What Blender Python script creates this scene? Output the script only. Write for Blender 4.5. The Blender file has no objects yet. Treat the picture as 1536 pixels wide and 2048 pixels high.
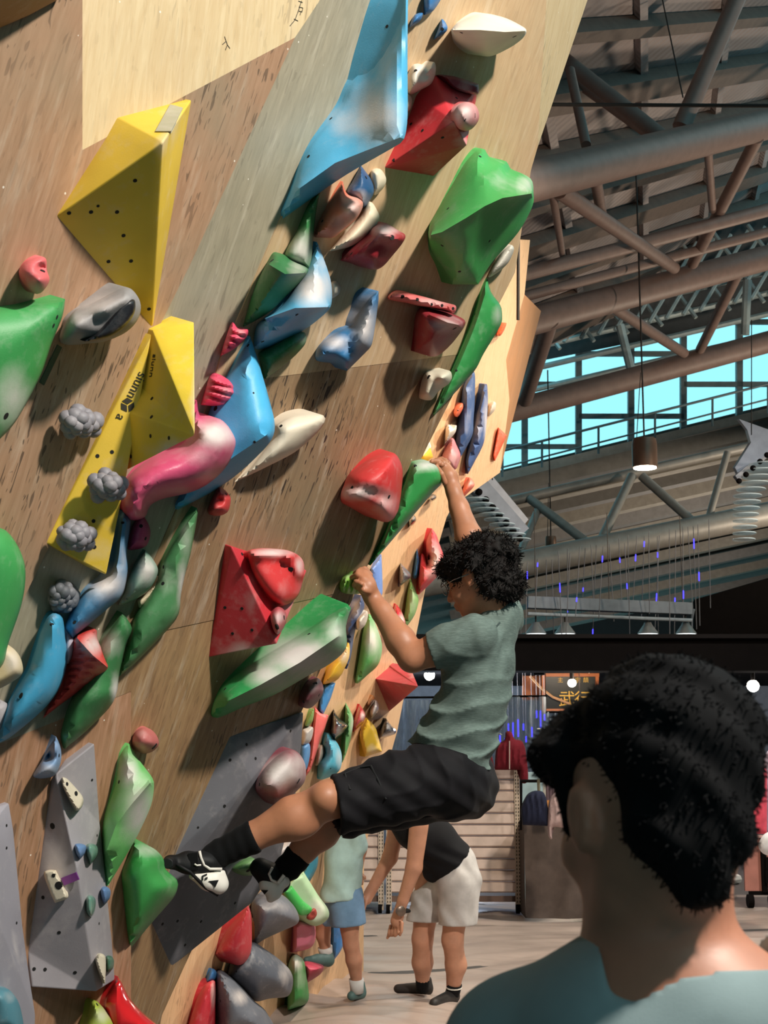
import bpy, bmesh, math, random
import numpy as np
from mathutils import Vector, Matrix
from mathutils.geometry import delaunay_2d_cdt
from mathutils.bvhtree import BVHTree

random.seed(7)
rng = np.random.default_rng(7)
scene = bpy.context.scene
COL = scene.collection

# ------------------------------------------------------------------ camera
W, Hh, FPX, HORIZON = 1536, 2048, 2900.0, 1509.0
CAM = Vector((0, 0, 1.6))
PITCH = math.atan((HORIZON - Hh / 2) / FPX)
FWD = Vector((0, math.cos(PITCH), math.sin(PITCH)))
UPV = Vector((0, -math.sin(PITCH), math.cos(PITCH)))
RGT = Vector((1, 0, 0))
cd = bpy.data.cameras.new('camera')
cd.sensor_fit = 'VERTICAL'; cd.sensor_height = 24.0; cd.lens = FPX / Hh * 24.0
cd.clip_end = 300
cd.dof.use_dof = True; cd.dof.focus_distance = 5.6; cd.dof.aperture_fstop = 9.0
cam = bpy.data.objects.new('camera', cd); COL.objects.link(cam)
cam.location = CAM; cam.rotation_euler = (math.pi / 2 + PITCH, 0, 0)
scene.camera = cam

# ------------------------------------------------------------------ world, view, lights
scene.view_settings.view_transform = 'Standard'
scene.view_settings.look = 'None'
scene.view_settings.gamma = 1.0
scene.view_settings.use_curve_mapping = False
scene.view_settings.exposure = 0.25
wd = bpy.data.worlds.new('sky'); scene.world = wd; wd.use_nodes = True
_bg = wd.node_tree.nodes['Background']
_bg.inputs[0].default_value = (0.34, 0.86, 0.97, 1); _bg.inputs[1].default_value = 1.0

def spot(name, loc, target, power, color, size=120, radius=0.12, blend=0.6):
    l = bpy.data.lights.new(name, 'SPOT'); l.energy = power; l.color = color
    l.spot_size = math.radians(size); l.spot_blend = blend; l.shadow_soft_size = radius
    o = bpy.data.objects.new(name, l); COL.objects.link(o); o.location = loc
    o.rotation_euler = (Vector(target) - Vector(loc)).to_track_quat('-Z', 'Y').to_euler()
    return o
WARM = (1.0, 0.84, 0.64); NEUT = (1.0, 0.91, 0.81)
KEY = (3.4, 0.3, 6.4)
LAMPS = [  # location, target, power, colour, cone
    (KEY, (-0.5, 4.4, 2.4), 2300, NEUT, 84),
    ((3.4, 8.2, 7.0), (0.0, 10.5, 2.4), 1500, WARM, 110),
    ((6.0, 12.5, 6.9), (2.5, 13.5, 0.3), 1300, NEUT, 120),
    ((8.5, 14.0, 4.6), (3.5, 16.0, 9.0), 720, WARM, 140),  # unseen uplight added to brighten the near roof
    ((9.5, 22.0, 4.6), (4.5, 24.0, 8.5), 720, WARM, 150),  # another added uplight, for the far roof
    ((8.5, 31.0, 3.4), (4.0, 35.0, 6.5), 700, NEUT, 150),  # added to lift the lower roof out of the dark
    ((2.6, -4.5, 6.5), (0.5, 1.4, 1.5), 130, NEUT, 42),  # unseen fill added behind the spectator
]
for i, (a, b, p, c, s) in enumerate(LAMPS):
    spot('lamp_light', a, b, p, c, s, .22)
# ------------------------------------------------------------------ pixel helpers
def ray(x, y):
    return FWD + RGT * ((x - W / 2) / FPX) + UPV * ((Hh / 2 - y) / FPX)
def at(x, y, d):
    return CAM + ray(x, y) * d
def on_floor(x, y, z=0.0):
    r = ray(x, y); return CAM + r * ((z - CAM.z) / r.z)
class Plane:
    def __init__(s, p0, n):
        s.p0 = Vector(p0); s.n = Vector(n).normalized()
        u = Vector((0, 0, 1)).cross(s.n)
        if u.length < 1e-4: u = Vector((1, 0, 0))
        s.u = u.normalized(); s.v = s.n.cross(s.u).normalized()
    def hit(s, x, y, h=0.0):
        r = ray(x, y); return CAM + r * ((s.n.dot(s.p0 - CAM) + h) / s.n.dot(r))
    def lam(s, x, y):
        return s.n.dot(s.p0 - CAM) / s.n.dot(ray(x, y))
    def height(s, p): return s.n.dot(p - s.p0)
    def frame(s):
        m = Matrix((s.u, s.v, s.n)).transposed().to_4x4(); m.translation = s.p0; return m
def hexc(s):
    s = s.lstrip('#'); v = [int(s[i:i + 2], 16) / 255 for i in (0, 2, 4)]
    return tuple(c / 12.92 if c <= 0.04045 else ((c + 0.055) / 1.055) ** 2.4 for c in v)

# ------------------------------------------------------------------ object helpers
def tag(o, label=None, cat=None, group=None, kind=None):
    if label: o['label'] = label
    if cat: o['category'] = cat
    if group: o['group'] = group
    if kind: o['kind'] = kind
    return o
def empty(name, loc=(0, 0, 0), label=None, cat=None, group=None, kind=None):
    o = bpy.data.objects.new(name, None); COL.objects.link(o); o.location = loc
    o.empty_display_size = 0.05
    return tag(o, label, cat, group, kind)
def parent(o, p):
    if p is None: return o
    o.parent = p
    bpy.context.view_layer.update()
    o.matrix_parent_inverse = p.matrix_world.inverted()
    return o
PW = {}
def setparent(o, p):
    """parent keeping world placement; p has only a translation"""
    o.parent = p
    if p.type == 'EMPTY':
        o.matrix_parent_inverse = Matrix.Translation(-p.location)
    return o
def meshobj(name, verts, faces, mat, par=None, smooth=True, sharp=None):
    me = bpy.data.meshes.new(name)
    me.from_pydata([tuple(v) for v in verts], [], [tuple(int(i) for i in f) for f in faces])
    me.update()
    if mat: me.materials.append(mat)
    if smooth:
        me.polygons.foreach_set('use_smooth', [True] * len(me.polygons))
        if sharp: me.set_sharp_from_angle(angle=math.radians(sharp))
    o = bpy.data.objects.new(name, me); COL.objects.link(o)
    if par is not None: setparent(o, par)
    return o
def fromdata(name, me, par=None):
    o = bpy.data.objects.new(name, me); COL.objects.link(o)
    if par is not None: setparent(o, par)
    return o
class MB:
    """collects simple solids into one mesh"""
    def __init__(s): s.v = []; s.f = []
    def add(s, v, f):
        k = len(s.v); s.v += [Vector(a) for a in v]; s.f += [[i + k for i in a] for a in f]; return s
    def box(s, c, sx, sy, sz, R=None):
        c = Vector(c); v = []
        for x in (-.5, .5):
            for y in (-.5, .5):
                for z in (-.5, .5):
                    p = Vector((x * sx, y * sy, z * sz)); v.append(c + (R @ p if R else p))
        return s.add(v, [(0, 1, 3, 2), (4, 6, 7, 5), (0, 4, 5, 1), (2, 3, 7, 6), (0, 2, 6, 4), (1, 5, 7, 3)])
    def bar(s, a, b, w, t, up=(0, 0, 1)):
        a = Vector(a); b = Vector(b); d = (b - a); L = d.length; d = d / L
        upv = Vector(up)
        if abs(d.dot(upv)) > .98: upv = Vector((0, 1, 0))
        x = d.cross(upv).normalized(); z = x.cross(d)
        R = Matrix((x, d, z)).transposed()
        return s.box((a + b) / 2, w, L, t, R)
    def tube(s, pts, r, n=10, cap=True):
        pts = [Vector(p) for p in pts]; rs = r if isinstance(r, (list, tuple)) else [r] * len(pts)
        k0 = len(s.v); ref = None
        for i, p in enumerate(pts):
            d = (pts[min(i + 1, len(pts) - 1)] - pts[max(i - 1, 0)]).normalized()
            if ref is None:
                ref = Vector((0, 0, 1)) if abs(d.z) < .9 else Vector((1, 0, 0))
            x = d.cross(ref).normalized(); y = x.cross(d).normalized(); ref = y
            for j in range(n):
                a = 2 * math.pi * j / n
                s.v.append(p + (x * math.cos(a) + y * math.sin(a)) * rs[i])
        for i in range(len(pts) - 1):
            for j in range(n):
                a = k0 + i * n + j; b = k0 + i * n + (j + 1) % n
                s.f.append([a, b, b + n, a + n])
        if cap:
            s.f.append([k0 + j for j in reversed(range(n))]); e = k0 + (len(pts) - 1) * n
            s.f.append([e + j for j in range(n)])
        return s
    def lathe(s, c, axis, prof, n=20):
        """prof: list of (r, distance along axis)"""
        c = Vector(c); d = Vector(axis).normalized()
        ref = Vector((0, 0, 1)) if abs(d.z) < .9 else Vector((1, 0, 0))
        x = d.cross(ref).normalized(); y = x.cross(d).normalized(); k0 = len(s.v)
        for r, z in prof:
            for j in range(n):
                a = 2 * math.pi * j / n
                s.v.append(c + d * z + (x * math.cos(a) + y * math.sin(a)) * max(r, 1e-4))
        for i in range(len(prof) - 1):
            for j in range(n):
                a = k0 + i * n + j; b = k0 + i * n + (j + 1) % n
                s.f.append([a, b, b + n, a + n])
        s.f.append([k0 + j for j in reversed(range(n))]); e = k0 + (len(prof) - 1) * n
        s.f.append([e + j for j in range(n)])
        return s
    def ico(s, c, r, sub=1, sc=(1, 1, 1), R=None):
        bm = bmesh.new(); bmesh.ops.create_icosphere(bm, subdivisions=sub, radius=1)
        c = Vector(c); vv = []
        for v in bm.verts:
            p = Vector((v.co.x * r * sc[0], v.co.y * r * sc[1], v.co.z * r * sc[2]))
            vv.append(c + (R @ p if R else p))
        ff = [[v.index for v in f.verts] for f in bm.faces]; bm.free()
        return s.add(vv, ff)
    def build(s, name, mat, par=None, smooth=False, sharp=None):
        return meshobj(name, s.v, s.f, mat, par, smooth or sharp is not None, sharp)

# ------------------------------------------------------------------ materials
MATS = {}
def newmat(name):
    m = bpy.data.materials.new(name); m.use_nodes = True
    nt = m.node_tree; b = nt.nodes['Principled BSDF']
    return m, nt, b
def nd(nt, typ, **kw):
    n = nt.nodes.new(typ)
    for k, v in kw.items():
        if k.startswith('_'): setattr(n, k[1:], v)
        else:
            key = k.replace('__', ' ')
            n.inputs[int(key[1:]) if key[0] == 'i' and key[1:].isdigit() else key].default_value = v
    return n
def math_(nt, op, a, b=None, c=None, clamp=False):
    n = nt.nodes.new('ShaderNodeMath'); n.operation = op; n.use_clamp = clamp
    for i, x in enumerate((a, b, c)):
        if x is None: continue
        if isinstance(x, (int, float)): n.inputs[i].default_value = x
        else: nt.links.new(x, n.inputs[i])
    return n.outputs[0]
def mixc(nt, fac, a, b, blend='MIX'):
    n = nt.nodes.new('ShaderNodeMix'); n.data_type = 'RGBA'; n.blend_type = blend
    for sock, x in ((n.inputs[0], fac), (n.inputs[6], a), (n.inputs[7], b)):
        if isinstance(x, (int, float)): sock.default_value = x
        elif isinstance(x, tuple): sock.default_value = (x[0], x[1], x[2], 1)
        else: nt.links.new(x, sock)
    return n.outputs[2]
def ramp(nt, src, lo, hi):
    n = nt.nodes.new('ShaderNodeMapRange'); n.clamp = True
    nt.links.new(src, n.inputs[0]); n.inputs[1].default_value = lo; n.inputs[2].default_value = hi
    return n.outputs[0]
def coords(nt, scale=(1, 1, 1), rot=(0, 0, 0), kind='Object'):
    tc = nt.nodes.new('ShaderNodeTexCoord'); mp = nt.nodes.new('ShaderNodeMapping')
    mp.inputs['Scale'].default_value = scale; mp.inputs['Rotation'].default_value = rot
    nt.links.new(tc.outputs[kind], mp.inputs[0]); return mp.outputs[0]
def noise(nt, vec, scale=5, detail=3, rough=.5, dist=0.0):
    n = nt.nodes.new('ShaderNodeTexNoise'); nt.links.new(vec, n.inputs['Vector'])
    n.inputs['Scale'].default_value = scale; n.inputs['Detail'].default_value = detail
    n.inputs['Roughness'].default_value = rough; n.inputs['Distortion'].default_value = dist
    return n.outputs[0]
def bump(nt, b, h, strength=.3, dist=.002):
    n = nt.nodes.new('ShaderNodeBump'); n.inputs['Strength'].default_value = strength
    n.inputs['Distance'].default_value = dist; nt.links.new(h, n.inputs['Height'])
    nt.links.new(n.outputs[0], b.inputs['Normal'])
def simple(name, col, rough=.6, metal=0.0, var=.12, nscale=8, bmp=0.0, bscale=80, spec=None):
    if name in MATS: return MATS[name]
    m, nt, b = newmat(name); c = hexc(col) if isinstance(col, str) else col
    v = coords(nt)
    f = noise(nt, v, nscale, 3)
    cc = mixc(nt, ramp(nt, f, .3, .7), tuple(x * (1 - var) for x in c), tuple(min(1, x * (1 + var)) for x in c))
    nt.links.new(cc, b.inputs['Base Color'])
    b.inputs['Roughness'].default_value = rough; b.inputs['Metallic'].default_value = metal
    if spec is not None: b.inputs['Specular IOR Level'].default_value = spec
    if bmp: bump(nt, b, noise(nt, v, bscale, 3), bmp, .003)
    MATS[name] = m; return m
def emis(name, col, strength):
    if name in MATS: return MATS[name]
    m, nt, b = newmat(name); c = hexc(col) if isinstance(col, str) else col
    v = coords(nt); f = ramp(nt, noise(nt, v, 6, 1), 0, 1)
    cc = mixc(nt, f, tuple(x * .97 for x in c), c)
    nt.links.new(cc, b.inputs['Emission Color']); nt.links.new(cc, b.inputs['Base Color'])
    b.inputs['Emission Strength'].default_value = strength
    MATS[name] = m; return m
def plywood(name, c1, c2, scuff=.5, dirt=.4, grey='8d8a78', rough=.55, dots=.5, grain_rot=0.0, scale=1.0):
    m, nt, b = newmat(name); c1 = hexc(c1); c2 = hexc(c2); g = hexc(grey)
    v0 = coords(nt, (1, 1, 1), (0, 0, grain_rot))
    vg = coords(nt, (16 * scale, 1.6 * scale, 1), (0, 0, grain_rot))
    gr = noise(nt, vg, 3.0, 5, .6, 1.2)
    col = mixc(nt, ramp(nt, gr, .32, .68), c1, c2)
    fg = noise(nt, coords(nt, (120, 7, 1), (0, 0, grain_rot)), 2.0, 2)
    col = mixc(nt, math_(nt, 'MULTIPLY', ramp(nt, fg, .5, .75), .16), col, tuple(x * .55 for x in c1))
    bl = noise(nt, v0, 1.5, 5, .62, .4)
    col = mixc(nt, math_(nt, 'MULTIPLY', ramp(nt, bl, .46, .72), dirt), col, g)
    st = noise(nt, coords(nt, (9, 1.1, 1), (0, 0, grain_rot)), 2.2, 5, .7)
    col = mixc(nt, math_(nt, 'MULTIPLY', ramp(nt, st, .54, .72), .5 * dirt), col, (.75, .68, .55))
    # rubber scuff strokes in a few directions
    zone = ramp(nt, noise(nt, v0, 1.3, 3), .47, .62)
    tot = None
    for k, (rz, sx, sy, th) in enumerate([(.25, 52, 9, .675), (-.5, 64, 11, .69), (.75, 48, 9, .685), (1.35, 56, 10, .70), (-.15, 34, 6, .715)]):
        q = noise(nt, coords(nt, (sx, sy, 1), (0, 0, grain_rot + rz)), 1.0 + .13 * k, 1, .4, .8)
        s1 = ramp(nt, q, th, th + .02)
        tot = s1 if tot is None else math_(nt, 'MAXIMUM', tot, s1)
    sc = math_(nt, 'MULTIPLY', math_(nt, 'MULTIPLY', tot, math_(nt, 'ADD', math_(nt, 'MULTIPLY', zone, .8), .2)), scuff)
    col = mixc(nt, sc, col, (.05, .035, .025))
    vo = nt.nodes.new('ShaderNodeTexVoronoi'); vo.inputs['Scale'].default_value = 15
    nt.links.new(v0, vo.inputs['Vector'])
    dd = math_(nt, 'LESS_THAN', vo.outputs['Distance'], .045)
    sp = nt.nodes.new('ShaderNodeSeparateColor'); nt.links.new(vo.outputs['Color'], sp.inputs[0])
    dd = math_(nt, 'MULTIPLY', dd, math_(nt, 'GREATER_THAN', sp.outputs[0], 1 - dots))
    col = mixc(nt, math_(nt, 'MULTIPLY', dd, .75), col, (.85, .80, .70))
    nt.links.new(col, b.inputs['Base Color'])
    b.inputs['Roughness'].default_value = rough
    bump(nt, b, math_(nt, 'ADD', fg, math_(nt, 'MULTIPLY', bl, .8)), .25, .0015)
    MATS[name] = m; return m
CHALK = hexc('d9cfca')
def holdmat(col, rough=.5, chalkn=.25, bmp=.25):
    key = ('hold', col, rough, chalkn, bmp)
    if key in MATS: return MATS[key]
    m, nt, b = newmat('hold_' + col.strip('#')); c = hexc(col)
    v = coords(nt)
    n1 = noise(nt, v, 9, 5, .65); n2 = noise(nt, v, 38, 4, .6)
    base = mixc(nt, ramp(nt, noise(nt, v, 4, 3), .3, .7), tuple(x * .86 for x in c), tuple(min(1, x * 1.1) for x in c))
    a = nt.nodes.new('ShaderNodeAttribute'); a.attribute_name = 'chalk'
    f = math_(nt, 'ADD', a.outputs['Fac'], math_(nt, 'MULTIPLY', math_(nt, 'SUBTRACT', n1, .5), .55), clamp=False)
    f = ramp(nt, f, .12, .85)
    thin = math_(nt, 'MULTIPLY', ramp(nt, math_(nt, 'ADD', math_(nt, 'MULTIPLY', n1, .6), math_(nt, 'MULTIPLY', n2, .4)), .52, .78), chalkn)
    f = math_(nt, 'MAXIMUM', math_(nt, 'MULTIPLY', f, .92), thin)
    nt.links.new(mixc(nt, f, base, CHALK), b.inputs['Base Color'])
    r = math_(nt, 'ADD', math_(nt, 'MULTIPLY', f, .35), rough, clamp=True)
    nt.links.new(r, b.inputs['Roughness'])
    if bmp: bump(nt, b, math_(nt, 'ADD', noise(nt, v, 260, 2), math_(nt, 'MULTIPLY', n2, 1.2)), bmp, .0012)
    MATS[key] = m; return m
HOLE = simple('hole_dark', '0c0b0a', .8)
def skin(name, col):
    m, nt, b = newmat(name); c = hexc(col); v = coords(nt)
    n1 = noise(nt, v, 14, 4, .6)
    cc = mixc(nt, ramp(nt, n1, .3, .7), tuple(x * .88 for x in c), tuple(min(1, x * 1.1) for x in c))
    nt.links.new(cc, b.inputs['Base Color']); b.inputs['Roughness'].default_value = .48
    b.inputs['Subsurface Weight'].default_value = .08; b.inputs['Subsurface Radius'].default_value = (.02, .008, .004)
    bump(nt, b, noise(nt, v, 180, 2), .12, .001)
    return m
def cloth(name, col, rough=.85, weave=420, streak=0.0, var=.2):
    m, nt, b = newmat(name); c = hexc(col); v = coords(nt)
    n1 = noise(nt, v, 7, 4, .6)
    cc = mixc(nt, ramp(nt, n1, .3, .7), tuple(x * (1 - var) for x in c), tuple(min(1, x * (1 + var)) for x in c))
    if streak:
        s = noise(nt, coords(nt, (20, 20, 190)), 2, 3, .7)
        cc = mixc(nt, math_(nt, 'MULTIPLY', ramp(nt, s, .42, .7), streak), cc, tuple(min(1, x * 1.9 + .02) for x in c))
    nt.links.new(cc, b.inputs['Base Color']); b.inputs['Roughness'].default_value = rough
    b.inputs['Sheen Weight'].default_value = .02; b.inputs['Specular IOR Level'].default_value = .2
    bump(nt, b, noise(nt, v, weave, 2), .2, .001)
    return m
# ------------------------------------------------------------------ climbing wall planes
M = Plane(at(740, 1120, 5.2), (1, -.55, -.44))           # near overhang
F = Plane(on_floor(545, 2035), (1, -.25, -.19))          # far wall beyond the arete
def plane3(a, b, c):
    n = (b - a).cross(c - a).normalized()
    if n.dot(a - CAM) > 0: n = -n
    return Plane(a, n)
K = plane3(M.hit(0, 1487), M.hit(262, 1383), M.hit(262, 1900, .13))   # lower panel
T = plane3(M.hit(165, 300, .015), M.hit(590, 75, .015), M.hit(165, 0, -.07))
S7 = plane3(M.hit(1093, 0), M.hit(1075, 295), M.hit(1175, 0, -.16))
S8 = plane3(F.hit(1049, 589), F.hit(1012, 720), F.hit(1082, 622, -.35))
PLY_A = plywood('ply_brown', 'b08c70', '9c785c', .75, .55, '8f8670')
PLY_B = plywood('ply_brown_scuffed', 'a08262', '886a4e', 1.0, .8, '786d58')
PLY_C = plywood('ply_warm_scuffed', 'a88862', '8e6e4e', 1.0, .75, '7c6f58')
PLY_U = plywood('ply_upper', 'c6aa86', 'b69672', .25, .5, '9d9276', dots=.8)
PLY_G = plywood('ply_grey_strip', 'a69c86', '948c78', .4, .5, '8a8672', .38, dots=.9)  # the strip's greyer shading is put into its colour
PLY_T = plywood('ply_lit_cream', 'c8b48e', 'baa178', .4, .25, 'b8a880')  # cream tone carries the extra light on the upturned panel
PLY_K = plywood('ply_orange', 'b0866a', '946e50', .5, .45, '8a6b4c', dots=.3)
PLY_F = plywood('ply_far_birch', 'dab48c', 'c89e76', .45, .2, 'b89468', dots=.2)
PLY_S = plywood('ply_far_side_shade', 'c08a5c', 'b07a4e', .2, .3, '8a6b4c', dots=.2)  # darker copy of the birch: shade of the side face as colour

wall_left = empty('wall_left', (-1, 4.6, 0), kind='structure')
wall_far = empty('wall_far', (-.4, 10, 0), kind='structure')
def panel(par, plane, pts, mat, h=0.0, thick=.35):
    """one plywood panel: a solid slab whose front lies on the plane"""
    fr = [plane.hit(x, y, h) for x, y in pts]
    m = plane.frame(); mi = m.inverted()
    loc = [mi @ p for p in fr]
    n = len(loc); v = loc + [p - Vector((0, 0, thick)) for p in loc]
    area = sum(loc[i].x * loc[(i + 1) % n].y - loc[(i + 1) % n].x * loc[i].y for i in range(n))
    front = list(range(n)) if area > 0 else list(reversed(range(n)))
    f = [front, [i + n for i in reversed(front)]]
    for i in range(n):
        a, b = front[i], front[(i + 1) % n]; f.append([a, a + n, b + n, b])
    o = meshobj('panel', v, f, mat, None, smooth=False)
    o.parent = par; o.matrix_parent_inverse = Matrix.Translation(-par.location); o.matrix_basis = m
    return o
panel(wall_left, M, [(-500, -400), (165, -400), (165, 300), (590, 75), (380, 530), (300, 690), (90, 1110), (-60, 1420), (-500, 1900)], PLY_A, .015)
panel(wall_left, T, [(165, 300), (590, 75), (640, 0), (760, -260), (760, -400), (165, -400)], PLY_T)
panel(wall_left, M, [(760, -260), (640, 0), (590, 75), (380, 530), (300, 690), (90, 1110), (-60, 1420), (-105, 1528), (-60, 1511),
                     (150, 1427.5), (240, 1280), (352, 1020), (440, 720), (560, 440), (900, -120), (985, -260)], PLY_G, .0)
def gap(a, b, g): return (a[0] + g, a[1] + g), (b[0] + g, b[1] + g)
panel(wall_left, M, [(985, -260), (900, -120), (560, 440), (440, 720), (426, 769), (949, 705), (1030, 545), (1062, 340), (1075, 295), (1093, 0), (1108, -260)], PLY_U, .004)
panel(wall_left, M, [(426, 769), (352, 1020), (240, 1280), (714, 1178), (740, 1120), (949, 705)], PLY_B, .003)
panel(wall_left, M, [(240, 1280), (150, 1427), (262, 1383), (262, 2165), (600, 1430), (714, 1178)], PLY_C, .001)
panel(wall_left, K, [(-105, 1529), (0, 1487), (262, 1383), (262, 2520), (-500, 2520), (-500, 1690)], PLY_K)
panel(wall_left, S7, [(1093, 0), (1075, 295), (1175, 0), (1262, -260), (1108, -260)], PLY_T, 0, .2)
panel(wall_far, F, [(1060, 480), (1049, 589), (1012, 720), (1019, 800), (1000, 945), (905, 1012), (893, 1035), (850, 1180), (795, 1460), (728, 1700),
                    (727, 1945), (545, 2050), (300, 2150), (330, 2000), (560, 1430), (700, 1120), (900, 720), (1010, 480)], PLY_F, 0, .25)
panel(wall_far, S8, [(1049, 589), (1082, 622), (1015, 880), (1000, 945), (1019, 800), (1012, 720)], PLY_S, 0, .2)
# return face between the arete and the far wall
def quadwall(par, name, pts, mat):
    v = [p for p in pts]; n = len(v)
    c = sum(v, Vector()) / n
    nn = (v[1] - v[0]).cross(v[2] - v[0]).normalized() * .02
    return meshobj(name, v + [p - nn for p in v], [list(range(n)), list(reversed(range(n, 2 * n)))] +
                   [[i, i + n, (i + 1) % n + n, (i + 1) % n] for i in range(n)], mat, par, smooth=False)
for (a, b) in [((600, 1430), (265, 2160)), ((740, 1120), (600, 1430)), ((1030, 545), (740, 1120))]:
    quadwall(wall_left, 'panel', [M.hit(*a) - M.n * .01, M.hit(*b) - M.n * .01, F.hit(b[0] - 30, b[1]), F.hit(a[0] - 30, a[1])], PLY_K)
# old bolt tape strips and writing on the panels are added with the holds

# ------------------------------------------------------------------ floor
def fold(x, y):
    w = .35 * np.sin(1.3 * x + .7 * y) + .22 * np.sin(2.9 * x - 1.1 * y + 1.3)
    z = .030 * np.abs(np.sin(2.1 * y + w * 2.2 + .25 * x)) ** .6
    z += .020 * np.abs(np.sin(5.3 * y + 2.8 * w - .6 * x + 1.)) ** .7
    z += .012 * np.sin(1.1 * x * .8 + .9 * y + 2 * np.sin(.5 * x))
    near = np.clip((11.5 - y) / 2.5, 0, 1)
    z += near * .06 * np.abs(np.sin(3.1 * (y * .5 + x) + 2.0 * np.sin(1.7 * y)))
    z += .007 * np.sin(17 * y + 6 * w + 2 * x) * (.4 + .6 * np.sin(1.1 * x + 2) ** 2)
    return z - .04
gx = np.linspace(-2.2, 8.0, 190); gy = np.linspace(7.2, 17.5, 250)
GX, GY = np.meshgrid(gx, gy, indexing='ij'); GZ = fold(GX, GY)
e = np.minimum.reduce([(GX + 2.2) / .4, (8.0 - GX) / .4, (GY - 7.2) / .4, (17.5 - GY) / .4]).clip(0, 1)
GZ = GZ * e - .03 * (1 - e)
V = np.stack([GX, GY, GZ], -1).reshape(-1, 3); ny = len(gy)
Fc = [(i * ny + j, (i + 1) * ny + j, (i + 1) * ny + j + 1, i * ny + j + 1) for i in range(len(gx) - 1) for j in range(ny - 1)]
m, nt, b = newmat('grey_tarpaulin'); v = coords(nt)
n1 = noise(nt, v, 1.6, 4); n2 = noise(nt, coords(nt, (1, 5, 1)), 3, 4)
cc = mixc(nt, ramp(nt, n1, .3, .7), hexc('96867e'), hexc('b09e94'))
cc = mixc(nt, math_(nt, 'MULTIPLY', ramp(nt, n2, .5, .8), .4), cc, hexc('62584f'))
nt.links.new(cc, b.inputs['Base Color']); b.inputs['Roughness'].default_value = .34
bump(nt, b, noise(nt, v, 40, 4), .25, .004); TARP = m
floor = meshobj('floor', V, Fc, TARP); tag(floor, kind='structure')
sub = meshobj('floor_slab', [(-8, -4, -.03), (16, -4, -.03), (16, 42, -.03), (-8, 42, -.03)], [(0, 1, 2, 3)], simple('dark_mats', '4a4441', .7), smooth=False)
tag(sub, kind='structure'); sub.name = 'floor'
# ------------------------------------------------------------------ hold builders
def parse(s):
    pts, cor, hs = [], [], []
    for tok in s.split():
        c = tok.endswith('!'); tok = tok.rstrip('!'); a = [float(q) for q in tok.split(',')]
        pts.append((a[0], a[1])); cor.append(c); hs.append(a[2] if len(a) > 2 else None)
    return pts, cor, hs
def spline(pts, cor, step, hs=None):
    n = len(pts); out = []; oh = []
    P = np.array(pts)
    tan = [np.zeros(2) if cor[i] else (P[(i + 1) % n] - P[i - 1]) * .5 for i in range(n)]
    for i in range(n):
        a, b = P[i], P[(i + 1) % n]; L = np.linalg.norm(b - a); k = max(1, int(round(L / step)))
        m0, m1 = tan[i], tan[(i + 1) % n]
        mx = L * 1.2
        for mm in (m0, m1):
            l = np.linalg.norm(mm)
            if l > mx: mm *= mx / l
        for j in range(k):
            t = j / k
            if cor[i] and cor[(i + 1) % n]: q = a + (b - a) * t
            else: q = (2 * t**3 - 3 * t**2 + 1) * a + (t**3 - 2 * t**2 + t) * m0 + (-2 * t**3 + 3 * t**2) * b + (t**3 - t**2) * m1
            out.append(q)
            if hs: oh.append((hs[i] or 0) * (1 - t) + (hs[(i + 1) % n] or 0) * t)
    return (np.array(out), np.array(oh)) if hs else np.array(out)
def inside(P, q):
    x, y = q[:, 0], q[:, 1]; r = np.zeros(len(q), bool); n = len(P)
    for i in range(n):
        x0, y0 = P[i]; x1, y1 = P[(i + 1) % n]
        if y0 == y1: continue
        c = ((y0 > y) != (y1 > y)) & (x < (x1 - x0) * (y - y0) / (y1 - y0) + x0)
        r ^= c
    return r
def segdist(q, a, b):
    a = np.array(a, float); b = np.array(b, float); d = b - a; L = d @ d + 1e-9
    t = np.clip(((q - a) @ d) / L, 0, 1)
    return np.linalg.norm(q - a - t[:, None] * d, axis=1)
def outdist(P, q):
    r = np.full(len(q), 1e9)
    for i in range(len(P)): r = np.minimum(r, segdist(q, P[i], P[(i + 1) % len(P)]))
    return r
def addchalk(me, px, chalk):
    """float attribute 'chalk' from blots given in photo pixels"""
    val = np.zeros(len(me.vertices), np.float32)
    if chalk and px is not None:
        for c in chalk:
            x, y, rx = c[0], c[1], c[2]; ry, s = (c[3], c[4]) if len(c) > 4 else (c[2], c[3])
            d = ((px[:, 0] - x) / rx) ** 2 + ((px[:, 1] - y) / ry) ** 2
            val[:len(px)] = np.maximum(val[:len(px)], s * np.exp(-d))
    at_ = me.attributes.new('chalk', 'FLOAT', 'POINT'); at_.data.foreach_set('value', val)
holeme = {}
def hole_mesh(r, elong=1.0):
    k = (r, elong)
    if k not in holeme:
        mb = MB(); mb.lathe((0, 0, -.004), (0, 0, 1), [(r, 0), (r, .0048)], 10)
        me = bpy.data.meshes.new('bolt_hole'); me.from_pydata([tuple(v * 1.0) for v in mb.v], [], mb.f)
        me.materials.append(HOLE); holeme[k] = me
    return holeme[k]
BVH = {}
def bvh_of(o):
    if o.name not in BVH:
        me = o.data; mw = o.matrix_basis if o.parent is None else o.matrix_parent_inverse @ o.matrix_basis
        if o.parent is not None: mw = Matrix.Translation(o.parent.location) @ mw
        BVH[o.name] = BVHTree.FromPolygons([mw @ v.co for v in me.vertices], [list(p.vertices) for p in me.polygons])
    return BVH[o.name]
def castpx(o, x, y):
    r = ray(x, y).normalized(); loc, nor, idx, dist = bvh_of(o).ray_cast(CAM, r)
    if loc is None: return None, None
    if nor.dot(r) > 0: nor = -nor
    return loc, nor
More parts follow.
